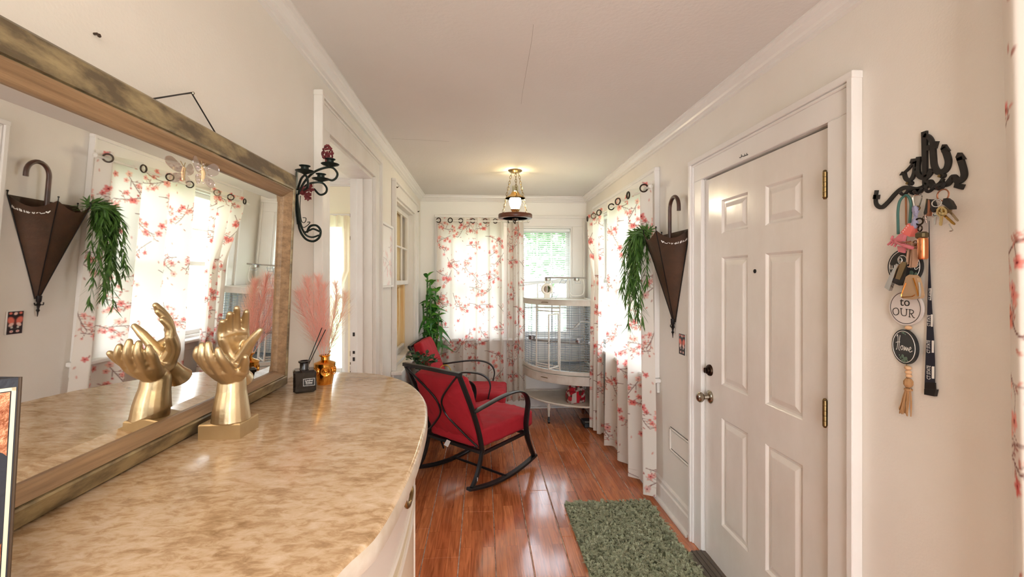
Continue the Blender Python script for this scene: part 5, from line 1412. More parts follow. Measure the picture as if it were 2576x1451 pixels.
for s_ in (-1, 1): m.tube(crv([(xx, UY, tpz-.018), (xx-.004, UY+.022*s_, tpz-.022), (xx-.002, UY+.026*s_, tpz-.008)], 4), .003, 6)
m.build('finial', BLACKM, ub, smooth=True)
# white painted lettering along the rim of the right-hand panel
m = M(); rr2 = random.Random(9)
def pk(s_, dz): 
    q = panel_pt(2, s_, .90, .0022); q.z += dz+.006-.012*s_; return q
nrm3 = (panel_pt(2, .9, .9)-panel_pt(2, .1, .9)).cross(Vector((0, 0, 1))).normalized()
def pen(L, w=.0032): m.stroke([pk(a, b) for a, b in L], w, nrm3*-.0008 if nrm3.x > 0 else nrm3*.0008, nrm3)
pen([(.22, .002), (.17, .010), (.13, .002), (.17, -.006), (.22, .002)], .006); pen([(.23, -.004), (.32, -.004), (.36, .006), (.42, .0)]); pen([(.36, .006), (.40, .014)]); pen([(.46, -.002), (.50, .0), (.52, .018)]); pen([(.47, -.002), (.46, .008)])
pen([(.56, .004), (.58, -.002), (.63, .0), (.64, .014)]); pen([(.60, .0), (.605, .018)]); pen([(.66, .0), (.68, -.001), (.69, .010)]); pen([(.73, -.001), (.78, .0), (.80, .010), (.76, .008), (.74, .0)]); pen([(.82, .0), (.84, .001), (.85, .008)]); pen([(.87, .0), (.90, .002), (.92, .0), (.93, .010)]); pen([(.955, .001), (.96, .014)])
m.build('lettering', WHITEINK, ub)
# grass garland hanging from the pocket
ga = thing('grass_garland', 'hanging green bamboo grass garland tucked into the umbrella wall pocket', 'artificial plant', (1.0, 2.86, 1.75))
rg = random.Random(17); gl = []
for j in range(17):
    m = M()
    top = Vector((1.070+rg.uniform(-.06, .03), 2.74+rg.uniform(-.06, .05), 1.715+rg.uniform(0, .03))); 
    crest = Vector((1.03+rg.uniform(-.05, .05), 2.84+rg.uniform(-.04, .05), 1.775+rg.uniform(-.03, .02)))
    ln = rg.uniform(.32, .66); low = Vector((.985+rg.uniform(-.05, .085), 2.89+rg.uniform(-.09, .09), crest.z-ln)); mid = crest.lerp(low, .4)+Vector((rg.uniform(-.03, .01), rg.uniform(-.02, .04), .06))
    P = crv([top, crest, mid, low], 8); m.tube(P, .0013, 4); vs = []; fs = []
    for i in range(4, len(P)-1):
        for q in range(4):
            c = P[i].lerp(P[i+1], rg.random()); d = (P[i+1]-P[i]).normalized(); a = rg.uniform(0, 6.28); A_, B_ = frame_from(d)
            o = (A_*math.cos(a)+B_*math.sin(a)); L = rg.uniform(.05, .085); dr = (d*rg.uniform(.5, 1.0)+o*rg.uniform(.35, .8)+Vector((0, 0, -.25))).normalized(); sd = dr.cross(o).normalized()*.0048
            n0 = len(vs); vs += [c, c+dr*L*.35+sd, c+dr*L*.35-sd, c+dr*L*.7+sd*.8+Vector((0, 0, -.004)), c+dr*L*.7-sd*.8+Vector((0, 0, -.004)), c+dr*L+Vector((0, 0, -.010))]
            fs += [(n0, n0+2, n0+1), (n0+1, n0+2, n0+4, n0+3), (n0+3, n0+4, n0+5)]
    m.add(vs, fs); m.build('leaf_strand', GRASSY, ga, recalc=False)

# butterfly switch cover
pa, pb = on_x(1711, 838, XR), on_x(1726, 894, XR); ya, yb, za, zb = pb.y-.002, pa.y, 1.062, 1.162
za, zb = on_x(1711, 889, XR).z, on_x(1711, 838, XR).z
cv = Canvas(yb-ya, zb-za, .0012, S(34, 30, 38)); w_, h_ = yb-ya, zb-za; PKB = S(226, 118, 100); PL = S(236, 200, 190)
for sx in (-1, 1):
    cv.ell(w_*.5+sx*w_*.27, h_*.60, w_*.26, h_*.13, sx*1.0, PKB); cv.ell(w_*.5+sx*w_*.25, h_*.42, w_*.17, h_*.07, -sx*.5, PL); cv.ell(w_*.5+sx*w_*.2, h_*.30, w_*.08, h_*.05, 0, S(200, 196, 190)); cv.ell(w_*.5+sx*w_*.32, h_*.92, w_*.1, h_*.05, 0, PKB); cv.ell(w_*.5+sx*w_*.2, h_*.12, w_*.11, h_*.05, 0, PL); cv.ell(w_*.5+sx*w_*.2, h_*.12, w_*.04, h_*.02, 0, S(180, 40, 60))
cv.ell(w_*.5, h_*.5, w_*.05, h_*.16, 0, S(90, 40, 40)); cv.ell(w_*.5, h_*.9, w_*.12, h_*.06, .3, PL); cv.ell(w_*.5, h_*.24, w_*.3, h_*.02, 0, S(60, 60, 64))
sw = thing('switch_cover', 'dark switch cover printed with a pink butterfly, below the umbrella tip', 'switch cover', (XR, (ya+yb)/2, (za+zb)/2))
m = M(); m.box(XR-.007, XR-.0005, ya-.006, yb+.002, za-.002, zb+.002, bev=.002); m.build('cover_plate', PLAINW, sw)
Yg, Zg = np.meshgrid(np.linspace(ya, yb, 46), np.linspace(za, zb, 66)); Cc = cv.sample(Yg-ya, Zg-za)
PRD = mat('cover_print', S(60, 50, 50), .3); nt = PRD.node_tree; vcn = nt.nodes.new('ShaderNodeVertexColor'); vcn.layer_name = 'print'; nt.links.new(vcn.outputs[0], nt.nodes['Principled BSDF'].inputs['Base Color'])
grid_mesh(np.stack([np.full_like(Yg, XR-.0075), Yg, Zg], -1), Cc, 'butterfly_print', PRD, sw)
m = M(); 
for z in ((za*.3+zb*.7), (za*.7+zb*.3)): m.ball((XR-.0078, (ya+yb)/2, z), .0016, 6)
m.build('screw', NICKEL, sw)

# painted-over access panel low on the right wall
y0, y1 = 2.44, on_x(1688, 1090, XR).y; z0, z1 = .385, .535
m = M(); mw = .016
for (a, b, c, d) in ((y0, y1, z0, z0+mw), (y0, y1, z1-mw, z1), (y1-mw, y1, z0, z1), (y0, y0+mw, z0, z1)): m.box(XR-.012, XR-.0005, a, b, c, d, bev=.005)
o = m.build('access_panel', WALL); tag(o, 'painted-over rectangular access panel low on the wall left of the door', 'wall panel')
m = M(); m.box(XR-.005, XR-.0004, y0+mw, y1-mw, z0+mw, z1-mw, bev=.001); m.build('panel_field', WALL, o)
# ================================================================== KEY RACK (script lettering) AND WHAT HANGS ON IT
XK = XR-.0015
def kz(x, y, X=None): return on_x(2190+x/6.596, 320+y/6.596, XK if X is None else X)      # measured on the close-up of the rack
def kpx(u, v, X=None): return on_x(u, v, XK if X is None else X)
kr = thing('key_rack', 'black Arabic script key rack with small hooks on the right wall', 'key rack', kz(800, 900))
RK = mat('black_rack_metal', S(20, 16, 15), .5)
S_ = 1.19/(6.596*F_PX)*1.0*1.02
dm = Vector((-.006, 0, 0)); NX = Vector((1, 0, 0))
def ks(pts, w, name='script_stroke', smooth_n=5):
    W = w if isinstance(w, list) else [w]*len(pts)
    P = crv([kz(x, y) for x, y in pts], smooth_n) if len(pts) > 2 else [kz(x, y) for x, y in pts]
    k = (len(P)-1)/(len(W)-1); R = []
    for i in range(len(P)): f = i/k; a = min(int(f), len(W)-2); R.append((W[a]+(W[a+1]-W[a])*(f-a))*S_)
    m = M(); m.stroke(P, R, dm, NX); return m.build(name, RK, kr)
ks([(915, 70), (920, 500), (926, 985)], [88, 78, 70])
ks([(915, 130), (985, 160), (1035, 230), (1052, 330)], 62); ks([(1040, 290), (1132, 292)], 110); ks([(985, 300), (985, 380)], 60)
ks([(1052, 330), (1062, 500), (1078, 640), (1130, 735), (1205, 742), (1280, 690), (1312, 570), (1280, 440), (1235, 330)], 86)
m = M(); m.prism([kz(x, y) for x, y in ((1196, 355), (1220, 286), (1268, 283), (1338, 388), (1290, 400), (1210, 420))], dm); m.build('script_stroke', RK, kr)
ks([(1040, 690), (1005, 770), (940, 832), (870, 832), (815, 780), (800, 660), (822, 490)], 74)
m = M(); m.prism([kz(x, y) for x, y in ((676, 600), (700, 525), (790, 515), (800, 590), (720, 610))], dm); m.build('script_stroke', RK, kr)
ks([(762, 570), (748, 740), (710, 845), (655, 885), (600, 845), (575, 750)], 58); ks([(585, 750), (650, 690), (735, 590)], 36)
m = M(); m.prism([kz(x, y) for x, y in ((505, 800), (550, 735), (600, 740), (590, 790))], dm); m.build('script_stroke', RK, kr)
m = M(); m.prism([kz(x, y) for x, y in ((1442, 495), (1478, 420), (1524, 420), (1602, 528), (1555, 540), (1470, 560))], dm); m.build('script_stroke', RK, kr)
ks([(1500, 500), (1555, 670), (1575, 790), (1540, 865), (1470, 890), (1400, 830), (1355, 870), (1300, 935), (1230, 950), (1195, 880)], [80, 80, 80, 80, 84, 90, 80, 80, 70, 40])
ks([(1225, 850), (1180, 930), (1110, 985), (1050, 975), (1020, 900), (985, 920), (930, 985), (840, 1030), (740, 1035), (610, 1000), (510, 1035), (410, 1125), (310, 1240), (205, 1328), (120, 1290), (100, 1190), (118, 1045)], [40, 60, 90, 90, 60, 70, 90, 95, 90, 66, 60, 60, 62, 70, 62, 54, 56])
m = M(); m.prism([kz(x, y) for x, y in ((630, 1040), (930, 1010), (860, 1090), (760, 1130), (690, 1110))], dm); m.build('script_stroke', RK, kr)
m = M(); m.prism([kz(x, y) for x, y in ((62, 1190), (75, 1120), (165, 1120), (155, 1195))], dm); m.build('script_stroke', RK, kr)
m = M(); m.prism([kz(x, y) for x, y in ((1428, 925), (1585, 950), (1545, 1035), (1410, 1000))], dm); m.build('script_stroke', RK, kr)
for x, y in ((1230, 805), (695, 930)):
    m = M(); m.lathe([(.006, 0), (.006, .009)], kz(x, y), 14, (-1, 0, 0)); m.build('screw_tab', RK, kr)
for x, y in ((1195, 810), (657, 930)):
    m = M(); m.lathe([(.0038, 0), (.0038, .0105), (0, .011)], kz(x, y), 12, (-1, 0, 0)); m.build('brass_screw', BRASS, kr)
for x, y in ((1260, 1020), (1075, 1062), (880, 1088), (650, 1112)):
    c = kz(x, y); m = M(); m.tube(crv([c+Vector((-.004, 0, .012)), c+Vector((-.012, 0, .002)), c+Vector((-.022, 0, -.001)), c+Vector((-.028, 0, .006))], 4), .0042, 7); m.build('hook', RK, kr, smooth=True)

XH = XK-.018                                        # plane of the hanging things
def h2(x, y, X=None): return on_x(2210+x/10.362, 480+y/10.362, XH if X is None else X)
def h3(x, y, X=None): return on_x(2210+x/9.067, 600+y/9.067, XH if X is None else X)
def h4(x, y, X=None): return on_x(2160+x/3.627, 660+y/3.627, XH if X is None else X)
px = 1.19/F_PX                                      # metres per pixel of the photograph at the rack
# welcome sign: three discs on a beaded cord with a tassel (nearest the wall)
XS = XK-.004
ws = thing('welcome_sign', 'beaded hanging sign of three round discs ending in a jute tassel', 'sign', kpx(2281, 770, XS))
DBK = mat('sign_black', S(36, 38, 40), .5); DWH = mat('sign_white', S(216, 208, 204), .5); DWD = mat('disc_wood_edge', S(150, 120, 90), .6)
GRL = mat('sign_leaf_green', S(96, 120, 104), .6); BEAD = mat('wood_bead', S(214, 172, 132), .5); JUTE = mat('jute', S(172, 130, 88), .85)
def disc(u, v, r, mt, ring, tilt=0.0, sq=1.0):
    c = kpx(u, v, XS); ax = Vector((-math.cos(tilt), -math.sin(tilt), 0)); sd = Vector((ax.y, -ax.x, 0)); sd = Vector((0, 0, 1)).cross(ax) * -1
    m = M(); m.lathe([(r, .0), (r, .007), (0, .007)], c, 40, ax); d = m.build('sign_disc', mt, ws)
    m = M(); m.torus(c+ax*.0072, r*.90, .0009, ax, 44, 4); m.build('ring_line', ring, d)
    right = ax.cross(Vector((0, 0, 1))) * -1
    right = Vector((0, 0, 1)).cross(ax)
    return c+ax*.0074, ax, right, d
def script(c, ax, right, d, lines, w, mt, k):
    m = M()
    for L in lines:
        P = [c+right*(a*k)+Vector((0, 0, -b*k)) for a, b in L]; P = crv(P, 5) if len(P) > 2 else P
        m.stroke(P, w, ax*.0005, ax)
    m.build('lettering', mt, d)
def dots(c, ax, right, d, L, k):
    m = M()
    for a, b, r in L:
        q = c+right*(a*k)+Vector((0, 0, -b*k)); m.lathe([(r*k, 0), (r*k, .0004), (0, .0005)], q, 12, ax)
    m.build('leaf_print', GRL, d)
c, ax, rt, d = disc(2280, 670.6, .0500, DBK, WHITEINK)
k = px/9.067
W_ = [[(-350, -60), (-345, 40), (-310, 45), (-300, -40), (-290, 40), (-250, 40), (-240, -50)], [(-220, 20), (-180, -10), (-200, -40), (-225, 0), (-200, 45), (-160, 30)], [(-140, 40), (-80, -120), (-110, -120), (-120, 20), (-90, 45), (-60, 20)], [(0, -20), (-40, -10), (-40, 40), (0, 35)], [(50, -20), (20, 10), (50, 42), (75, 10), (50, -20)],
      [(100, 40), (110, -20), (130, 35), (150, -20), (165, 35), (190, -20), (205, 40)], [(240, 20), (330, -10), (345, -60), (300, -60), (260, 40), (300, 70), (365, 20)]]
script(c, ax, rt, d, W_, .0016, WHITEINK, k)
dots(c, ax, rt, d, [(180, 150, 55), (290, 175, 35), (240, 215, 28), (-60, 180, 50), (40, 190, 60), (100, 230, 30)], k)
c, ax, rt, d = disc(2282.7, 774.4, .0485, DWH, INK)
text_mesh('to', .034, c+Vector((0, 0, .016)), rt, (0, 0, 1), INK, 'lettering', d, .0003)
k = px/3.627
OUR = [[(-75, 35), (-122, 10), (-122, 55), (-98, 80), (-75, 75), (-60, 50), (-62, 25), (-85, 4), (-105, 8)]]
def ser(P): return [(a, b) for a, b in P]
Ls = [[(-92, 2), (-118, 16), (-124, 40), (-112, 66), (-90, 72), (-68, 58), (-62, 34), (-72, 10), (-92, 2)],
      [(-38, 4), (-36, 48), (-26, 68), (-6, 72), (14, 62), (18, 8)], [(-48, 3), (-26, 5)], [(8, 7), (28, 9)],
      [(50, 10), (46, 78)], [(38, 78), (56, 80)], [(38, 9), (66, 10), (84, 20), (82, 38), (66, 46), (48, 46)], [(62, 46), (84, 80), (98, 82)]]
script(c+Vector((0, 0, -.001)), ax, rt, d, Ls, .0019, INK, k*.98)
c, ax, rt, d = disc(2280.5, 872, .0480, DBK, WHITEINK, tilt=-.22)
k = px/3.627*1.25
Hm = [[(-72, -70), (-62, -84), (-58, -40), (-70, 25), (-80, 30)], [(-36, -82), (-44, -30), (-48, 24), (-38, 34)], [(-82, -20), (-60, -28), (-36, -30)], [(-18, -6), (-30, 8), (-20, 26), (-6, 14), (-12, -6), (-2, -4)], [(4, 28), (8, -4), (16, 24), (26, -2), (32, 26), (44, 0), (50, 26)], [(54, 16), (76, 4), (72, -8), (58, 8), (66, 30), (90, 18)]]
script(c, ax, rt, d, Hm, .0015, WHITEINK, k)
dots(c, ax, rt, d, [(-8, 72, 14), (10, 92, 16), (28, 84, 14), (-30, 88, 10), (-12, 108, 12), (16, 112, 10), (-44, 70, 6), (40, 100, 8), (0, -106, 10), (18, -96, 6), (-16, -104, 5)], k)
m = M(); m.tube([kpx(2280, 470, XS+.001), kpx(2281, 972, XS)], .0012, 5); m.build('cord', JUTE, ws)
for u, v, r in ((2285, 824, .0085), (2284, 925, .0085), (2285, 936, .0080), (2286, 945, .0075), (2280, 628, .008), (2291, 612, .008)):
    m = M(); m.ball(kpx(u, v, XS-.003), r, 12, (1, 1, .75)); m.build('wood_bead', BEAD, ws, smooth=True)
tp0 = kpx(2285, 952, XS-.003); tp1 = kpx(2279, 1042, XS-.003); r_ = random.Random(6); m = M()
m.ball(tp0-Vector((0, 0, .012)), .0115, 10, (1, 1, 1.25))
m.tube([tp0-Vector((0, 0, .028)), tp0-Vector((0, 0, .033))], .0095, 10)
for i in range(46):
    a = r_.uniform(0, 6.28); q = r_.uniform(.2, 1); e = tp1+Vector((-.008*abs(math.sin(a))*q-.002, .020*math.cos(a)*q, r_.uniform(-.004, .012))); s0 = tp0-Vector((0, 0, .026))+Vector((-.004*abs(math.sin(a)), .007*math.cos(a)*q, 0))
    m.tube(crv([s0, s0.lerp(e, .5)+Vector((0, r_.uniform(-.003, .003), 0)), e], 3), .0012, 4)
m.build('tassel', JUTE, ws)

# lanyard with white print
ly = thing('lanyard', 'narrow navy lanyard printed CT STATE hanging below the key rack', 'lanyard', kpx(2332, 560, XH))
m = M(); L = [(640, -380), (638, 0), (632, 200), (626, 400), (618, 700), (609, 900), (600, 1150)]; R = [(646, -380), (652, 0), (660, 200), (670, 400), (690, 700), (698, 900), (700, 1150)]
XLY = XK-.006
vs = []
for (a, b), (c_, d_) in zip(L, R): vs += [h4(a, b, XLY), h4(c_, d_, XLY), h4(c_, d_, XLY+.002), h4(a, b, XLY+.002)]
fs = [(0, 1, 2, 3)]
for i in range(len(L)-1):
    for k_ in range(4): k2 = (k_+1) % 4; fs.append((i*4+k_, i*4+k2, i*4+4+k2, i*4+4+k_))
fs.append(tuple(len(vs)-4+k_ for k_ in (3, 2, 1, 0))); m.add(vs, fs); m.build('strap', mat('navy_webbing', S(30, 32, 46), .75), ly)
for (x, y0_, hgt, xb0, xb1) in ((640, 1004, .0135, 668, 692), (638, 768, .0125, 668, 688), (641, 530, .011, 660, 678), (648, 290, .0065, 656, 663)):
    q = h4(x, y0_, XLY-.0006)
    text_mesh('CT STATE', hgt, q, (0, 0, 1), (0, 1, 0), WHITEINK, 'lettering', ly, .0002, stretch=.62 if hgt > .01 else 1.1)
    m = M(); hh = 56; m.prism([h4(a, b, XLY-.0002) for a, b in ((xb0, y0_-hh), (xb1, y0_-hh+1), (xb1-1, y0_+hh), (xb0, y0_+hh-1))], (-.0004, 0, 0)); m.build('print_block', WHITEINK, ly)
m = M(); m.prism([h4(a, b, XLY-.004) for a, b in ((598, 1152), (702, 1160), (688, 1222), (597, 1205))], (.009, 0, 0)); m.prism([h4(a, b, XLY-.002) for a, b in ((606, 1092), (694, 1098), (696, 1160), (602, 1152))], (.004, 0, 0)); m.build('buckle', BLACKP, ly)
m = M(); m.tube([kpx(2332, 500, XK-.022), kpx(2327, 545, XK-.012), kpx(2330, 560, XLY)], .0022, 6); m.torus(kpx(2326, 548, XK-.010), .005, .0012, (1, 0, 0), 14, 5); m.build('swivel_clip', NICKEL, ly)

# teal wristlet with leather cuff
tw = thing('wristlet_keychain', 'teal cord wristlet keychain with a coral leather cuff', 'keychain', h2(690, 110))
m = M(); m.tube(crv([h2(x, y) for x, y in ((515, 1130), (508, 820), (508, 520), (555, 270), (690, 120), (790, 160), (842, 310), (840, 520), (812, 840))], 6), 33/10.362*px, 9); m.build('teal_cord', mat('teal_cord', S(62, 104, 96), .7), tw, smooth=True)
m = M(); m.prism([h2(x, y, XH-.010) for x, y in ((770, 850), (900, 900), (905, 960), (800, 1195), (570, 1085))], (.018, 0, 0)); cf = m.build('leather_cuff', mat('coral_leather', S(226, 116, 108), .5), tw)
m = M()
for t in (.1, .35, .6, .85):
    for e0, e1 in (((600, 1080), (770, 870)),): 
        x = e0[0]+(e1[0]-e0[0])*t; y = e0[1]+(e1[1]-e0[1])*t; m.ball(h2(x+22, y+10, XH-.0105), .0012, 6)
m.build('stitching', PLAINW, cf)
m = M(); m.bar([h2(715, 150, XH+.004), h2(718, 500, XH+.004), h2(722, 880, XH+.002)], .0055, .0018, (0, 1, 0)); m.build('leather_strap', mat('brown_leather', S(150, 98, 62), .6), tw)
# pink claw clip
cl = thing('claw_clip', 'small dusty pink claw hair clip hanging under the coral cuff', 'hair clip', h3(560, 130))
PKP = mat('dusty_pink_plastic', S(198, 112, 120), .35)
XC = XH-.016
for pts in (((420, 60), (340, 10), (300, 60), (250, 110), (215, 140)), ((440, 70), (370, 50), (320, 110), (290, 155)), ((480, 90), (420, 100), (385, 150), (365, 185)), ((330, -60), (300, 0), (330, 70), (400, 100))):
    m = M(); m.tube(crv([h3(x, y, XC) for x, y in pts], 5), .0030, 7); m.build('claw_prong', PKP, cl, smooth=True)
m = M(); m.bar(crv([h3(400, 60, XC-.004), h3(560, 140, XC-.006), h3(680, 180, XC-.006), h3(770, 215, XC-.004)], 5), .010, .008, (1, 0, 0)); m.build('claw_grip', PKP, cl, smooth=True)
m = M(); m.prism([h3(x, y, XC+.006) for x, y in ((440, 10), (560, -110), (650, -70), (620, 60), (500, 90))], (-.010, 0, 0)); m.prism([h3(x, y, XC+.004) for x, y in ((470, 170), (640, 200), (620, 330), (490, 300))], (-.006, 0, 0)); m.build('claw_body', PKP, cl)
m = M(); m.tube(crv([h3(420, 60, XC-.008), h3(520, 100, XC-.010), h3(640, 80, XC-.010), h3(740, 60, XC-.008)], 5), .0016, 6); m.build('wire_arm', mat('rose_metal', S(190, 130, 120), .25, metal=.9), cl, smooth=True)
# silver carabiner with a fuzzy lavender strip
cb_ = thing('carabiner', 'silver carabiner with a fuzzy lavender strip hanging from the rack', 'carabiner', h2(1020, 240))
m = M(); m.tube(crv([h2(x, y) for x, y in ((940, 380), (905, 200), (960, 110), (1080, 100), (1125, 160), (1080, 330), (1040, 420), (980, 430))], 6, True), .0022, 7, closed=True); m.build('carabiner_loop', CHROME, cb_, smooth=True)
m = M(); m.torus(h2(1020, 450, XH-.003), .0055, .0016, (1, .2, 0), 16, 6); m.build('jump_ring', BRASS, cb_, smooth=True)
LAV = mat('lavender_fluff', S(160, 158, 184), .95, bump=(500, .5)); m = M(); r_ = random.Random(2)
for i in range(46):
    t = i/45; x, y = (945+25*math.sin(t*5), 440+520*t); q = h2(x, y, XH-.004); rr_ = .0075*(.8+.35*math.sin(t*9+.6)); m.ball(q+Vector((r_.uniform(-.002, .002), r_.uniform(-.0022, .0022), 0)), rr_*.85, 7)
m.build('fuzzy_strip', LAV, cb_, smooth=True)
# big dark ring below, copper sanitizer holder
hl = thing('copper_holder', 'shiny copper bottle holder keychain on a dark ring', 'keychain', h3(1000, -20))
m = M(); m.torus(h2(1060, 800, XH-.002), .0085, .0022, (1, .3, 0), 20, 6); m.torus(h2(1080, 980, XH-.004), .0075, .0020, (1, -.3, 0), 20, 6); m.build('split_ring', mat('dark_ring', S(70, 60, 50), .25, metal=1), hl, smooth=True)
m = M(); c0, c1 = h3(1010, 20, XH-.012), h3(1010, 440, XH-.012); r0 = 96/9.067*px
m.tube([c0+Vector((0, 0, .006)), c0, c1, c1-Vector((0, 0, .004))], [r0*.8, r0, r0, r0*.75], 18); m.build('copper_tube', mat('shiny_copper', S(222, 148, 104), .22, metal=1), hl, smooth=True)
m = M(); m.box(c0.x-.011, c0.x+.008, c0.y-.012, c0.y+.014, c0.z+.002, c0.z+.020, bev=.004); m.build('holder_cap', mat('olive_bronze', S(92, 80, 56), .35, metal=.6), hl)
# tan suede loop
sl = thing('suede_loop', 'tan suede key loop hanging left of the copper holder', 'key loop', h3(790, 230))
m = M(); m.bar(crv([h3(830, 100, XH-.006), h3(730, 250, XH-.006), h3(700, 450, XH-.006), h3(715, 620, XH-.006), h3(760, 640, XH-.006), h3(790, 450, XH-.006), h3(830, 100, XH-.004)], 6), .016, .0022, (1, 0, 0)); m.prism([h3(x, y, XH-.015) for x, y in ((760, 230), (890, 240), (905, 480), (850, 660), (750, 650), (770, 450))], (.002, 0, 0)); m.build('suede_strap', mat('tan_suede', S(176, 140, 116), .85), sl)
m = M(); m.torus(h3(840, 100, XH-.006), .006, .0014, (1, 0, 0), 14, 5); m.build('loop_ring', BRASS, sl)
# bunch of car keys
ck = thing('car_key_bunch', 'bunch of car key fobs on a chrome ring over the welcome disc', 'keys', h3(540, 480))
m = M(); m.torus(h3(545, 480, XH-.014), 95/9.067*px, .0016, (1, .15, 0), 24, 6); m.torus(h3(500, 500, XH-.016), 65/9.067*px, .0014, (1, -.3, 0), 20, 6); m.build('key_ring', CHROME, ck, smooth=True)
m = M(); q = [h3(x, y, XH-.022) for x, y in ((400, 570), (455, 590), (400, 700), (300, 1000), (235, 1190), (130, 1110), (230, 880), (330, 690))]; m.prism(q, (.010, 0, 0)); m.build('silver_fob', CHROME, ck)
m = M(); q = [h3(x, y, XH-.016) for x, y in ((520, 560), (650, 590), (620, 850), (540, 1060), (470, 1070), (330, 1010), (400, 780))]; m.prism(q, (.010, 0, 0)); bf_ = m.build('black_fob', BLACKP, ck)
m = M(); q = [h3(x, y, XH-.018) for x, y in ((505, 520), (640, 545), (615, 620), (485, 940), (380, 910), (450, 700))]; m.prism(q, (.003, 0, 0)); m.build('brushed_plate', mat('brushed_bronze', S(150, 132, 100), .35, metal=.9), bf_)
m = M(); q = [h3(x, y, XH-.020) for x, y in ((620, 870), (700, 820), (800, 830), (870, 900), (920, 1080), (960, 1300), (930, 1360), (760, 1390), (560, 1370), (505, 1330), (540, 1140))]; m.prism(q, (.012, 0, 0)); tf = m.build('tan_fob_shell', mat('tan_shell', S(170, 138, 104), .25, coat=.5), ck)
m = M(); m.tube(crv([h3(x, y, XH-.021) for x, y in ((790, 900), (850, 1080), (905, 1310))], 5), .0014, 5); m.tube(crv([h3(x, y, XH-.021) for x, y in ((625, 1010), (570, 1150), (520, 1320), (640, 1330), (760, 1320), (830, 1280))], 5), .0011, 5); m.build('gold_trim', GOLDV, tf)
m = M(); m.bar(crv([h3(x, y, XH-.021) for x, y in ((930, 1000), (950, 1200), (940, 1330))], 4), .004, .003, (1, 0, 0)); m.build('chrome_edge_bar', CHROME, tf)  # thin chrome bar along the shell edge
# brass house keys on a copper ring
hk = thing('house_key_ring', 'ring of house keys with a black fob at the right end of the rack', 'keys', h2(1680, 100))
m = M(); m.torus(h2(1680, 110, XH-.004), 138/10.362*px, .0018, (1, 0, 0), 28, 6); m.build('key_ring', mat('copper_ring', S(168, 116, 90), .3, metal=1), hk, smooth=True)
m = M(); m.torus(h2(1520, 320, XH-.008), 90/10.362*px, .0016, (1, .5, 0), 20, 6); m.build('split_ring', CHROME, hk, smooth=True)
def key(hx_, hy_, tx, ty_, X, mt, r):
    a = Vector((hx_, hy_, 0)); b = Vector((tx, ty_, 0)); d = (b-a).normalized(); n = Vector((-d.y, d.x, 0)); m = M(); out = []
    for k_ in range(8): t = PI/8+2*PI*k_/8; out.append(a+Vector((r*math.cos(t), r*math.sin(t), 0)))
    inn = [a+(p-a)*.62 for p in out]
    P = [h2(p.x, p.y, X) for p in out]; I_ = [h2(p.x, p.y, X) for p in inn]; D = Vector((.0022, 0, 0)); v_ = P+I_+[p+D for p in P]+[p+D for p in I_]; f_ = []
    for i in range(8):
        j = (i+1) % 8; f_ += [(i, j, 8+j, 8+i), (16+i, 24+i, 24+j, 16+j), (i, 16+i, 16+j, j), (8+i, 8+j, 24+j, 24+i)]
    m.add(v_, f_)
    c_ = a+d*r*.25; w = r*.12
    m.prism([h2(p.x, p.y, X) for p in (a-n*r*.62+d*r*.1, a+n*r*.62+d*r*.1, a+n*r*.62+d*r*.7, a-n*r*.62+d*r*.7)], D)
    m.prism([h2(p.x, p.y, X) for p in (a-d*r*.6-n*w, a-d*r*.6+n*w, a+n*w+d*r*.3, a-n*w+d*r*.3)], D)
    w = r*.27; L_ = (b-a).length; pr = [a+d*r*.8-n*w, a+d*r*.8+n*w]
    for i in range(6): pr.append(a+d*(r*.8+(L_-r*.8)*(i+.5)/6)+n*w*(.7 if i % 2 else 1))
    pr += [b+n*w*.4, b-n*w*.6, b-n*w-d*r*.2]
    m.prism([h2(p.x, p.y, X) for p in pr], D); m.build('key', mt, hk)
PB = mat('pale_brass', S(214, 190, 140), .28, metal=1.0); YB_ = mat('yellow_brass', S(176, 134, 66), .3, metal=1.0)
key(1640, 540, 1605, 905, XH-.016, PB, 145); key(1620, 560, 1975, 880, XH-.011, YB_, 120); key(1800, 480, 2060, 790, XH-.006, mat('dull_nickel_key', S(176, 160, 134), .4, metal=.9), 110); key(1480, 580, 1455, 880, XH-.005, CHROME, 95)
m = M(); q = [h2(x, y, XH-.016) for x, y in ((1690, 200), (1760, 190), (1860, 260), (1945, 410), (1940, 480), (1850, 490), (1770, 420), (1650, 340))]; m.prism(q, (.010, 0, 0)); m.build('black_fob', BLACKP, hk)
m = M(); q = [h2(x, y, XH-.010) for x, y in ((1350, 240), (1400, 220), (1440, 300), (1480, 480), (1390, 560), (1350, 450))]; m.prism(q, (.008, 0, 0)); m.build('black_tag', BLACKP, hk)
m = M(); m.tube(crv([h2(x, y, XH-.006) for x, y in ((1830, 860), (1890, 960), (1930, 1030), (1860, 1050))], 4), .0016, 5); m.build('small_charm', CHROME, hk)
# dark fob with copper side, between lanyard clip and keys
dk = thing('slim_fob', 'slim black fob with a copper side at the middle hook of the rack', 'key fob', h2(1280, 220))
m = M(); q = [h2(x, y, XH-.008) for x, y in ((1270, 215), (1320, 220), (1290, 590), (1180, 620), (1175, 560))]; m.prism(q, (.010, 0, 0)); m.build('fob_case', BLACKP, dk)
m = M(); q = [h2(x, y, XH-.010) for x, y in ((1285, 230), (1335, 240), (1345, 420), (1300, 660), (1230, 650), (1275, 560))]; m.prism(q, (.009, 0, 0)); m.build('copper_side', mat('copper_side', S(170, 116, 92), .3, metal=.9), dk)

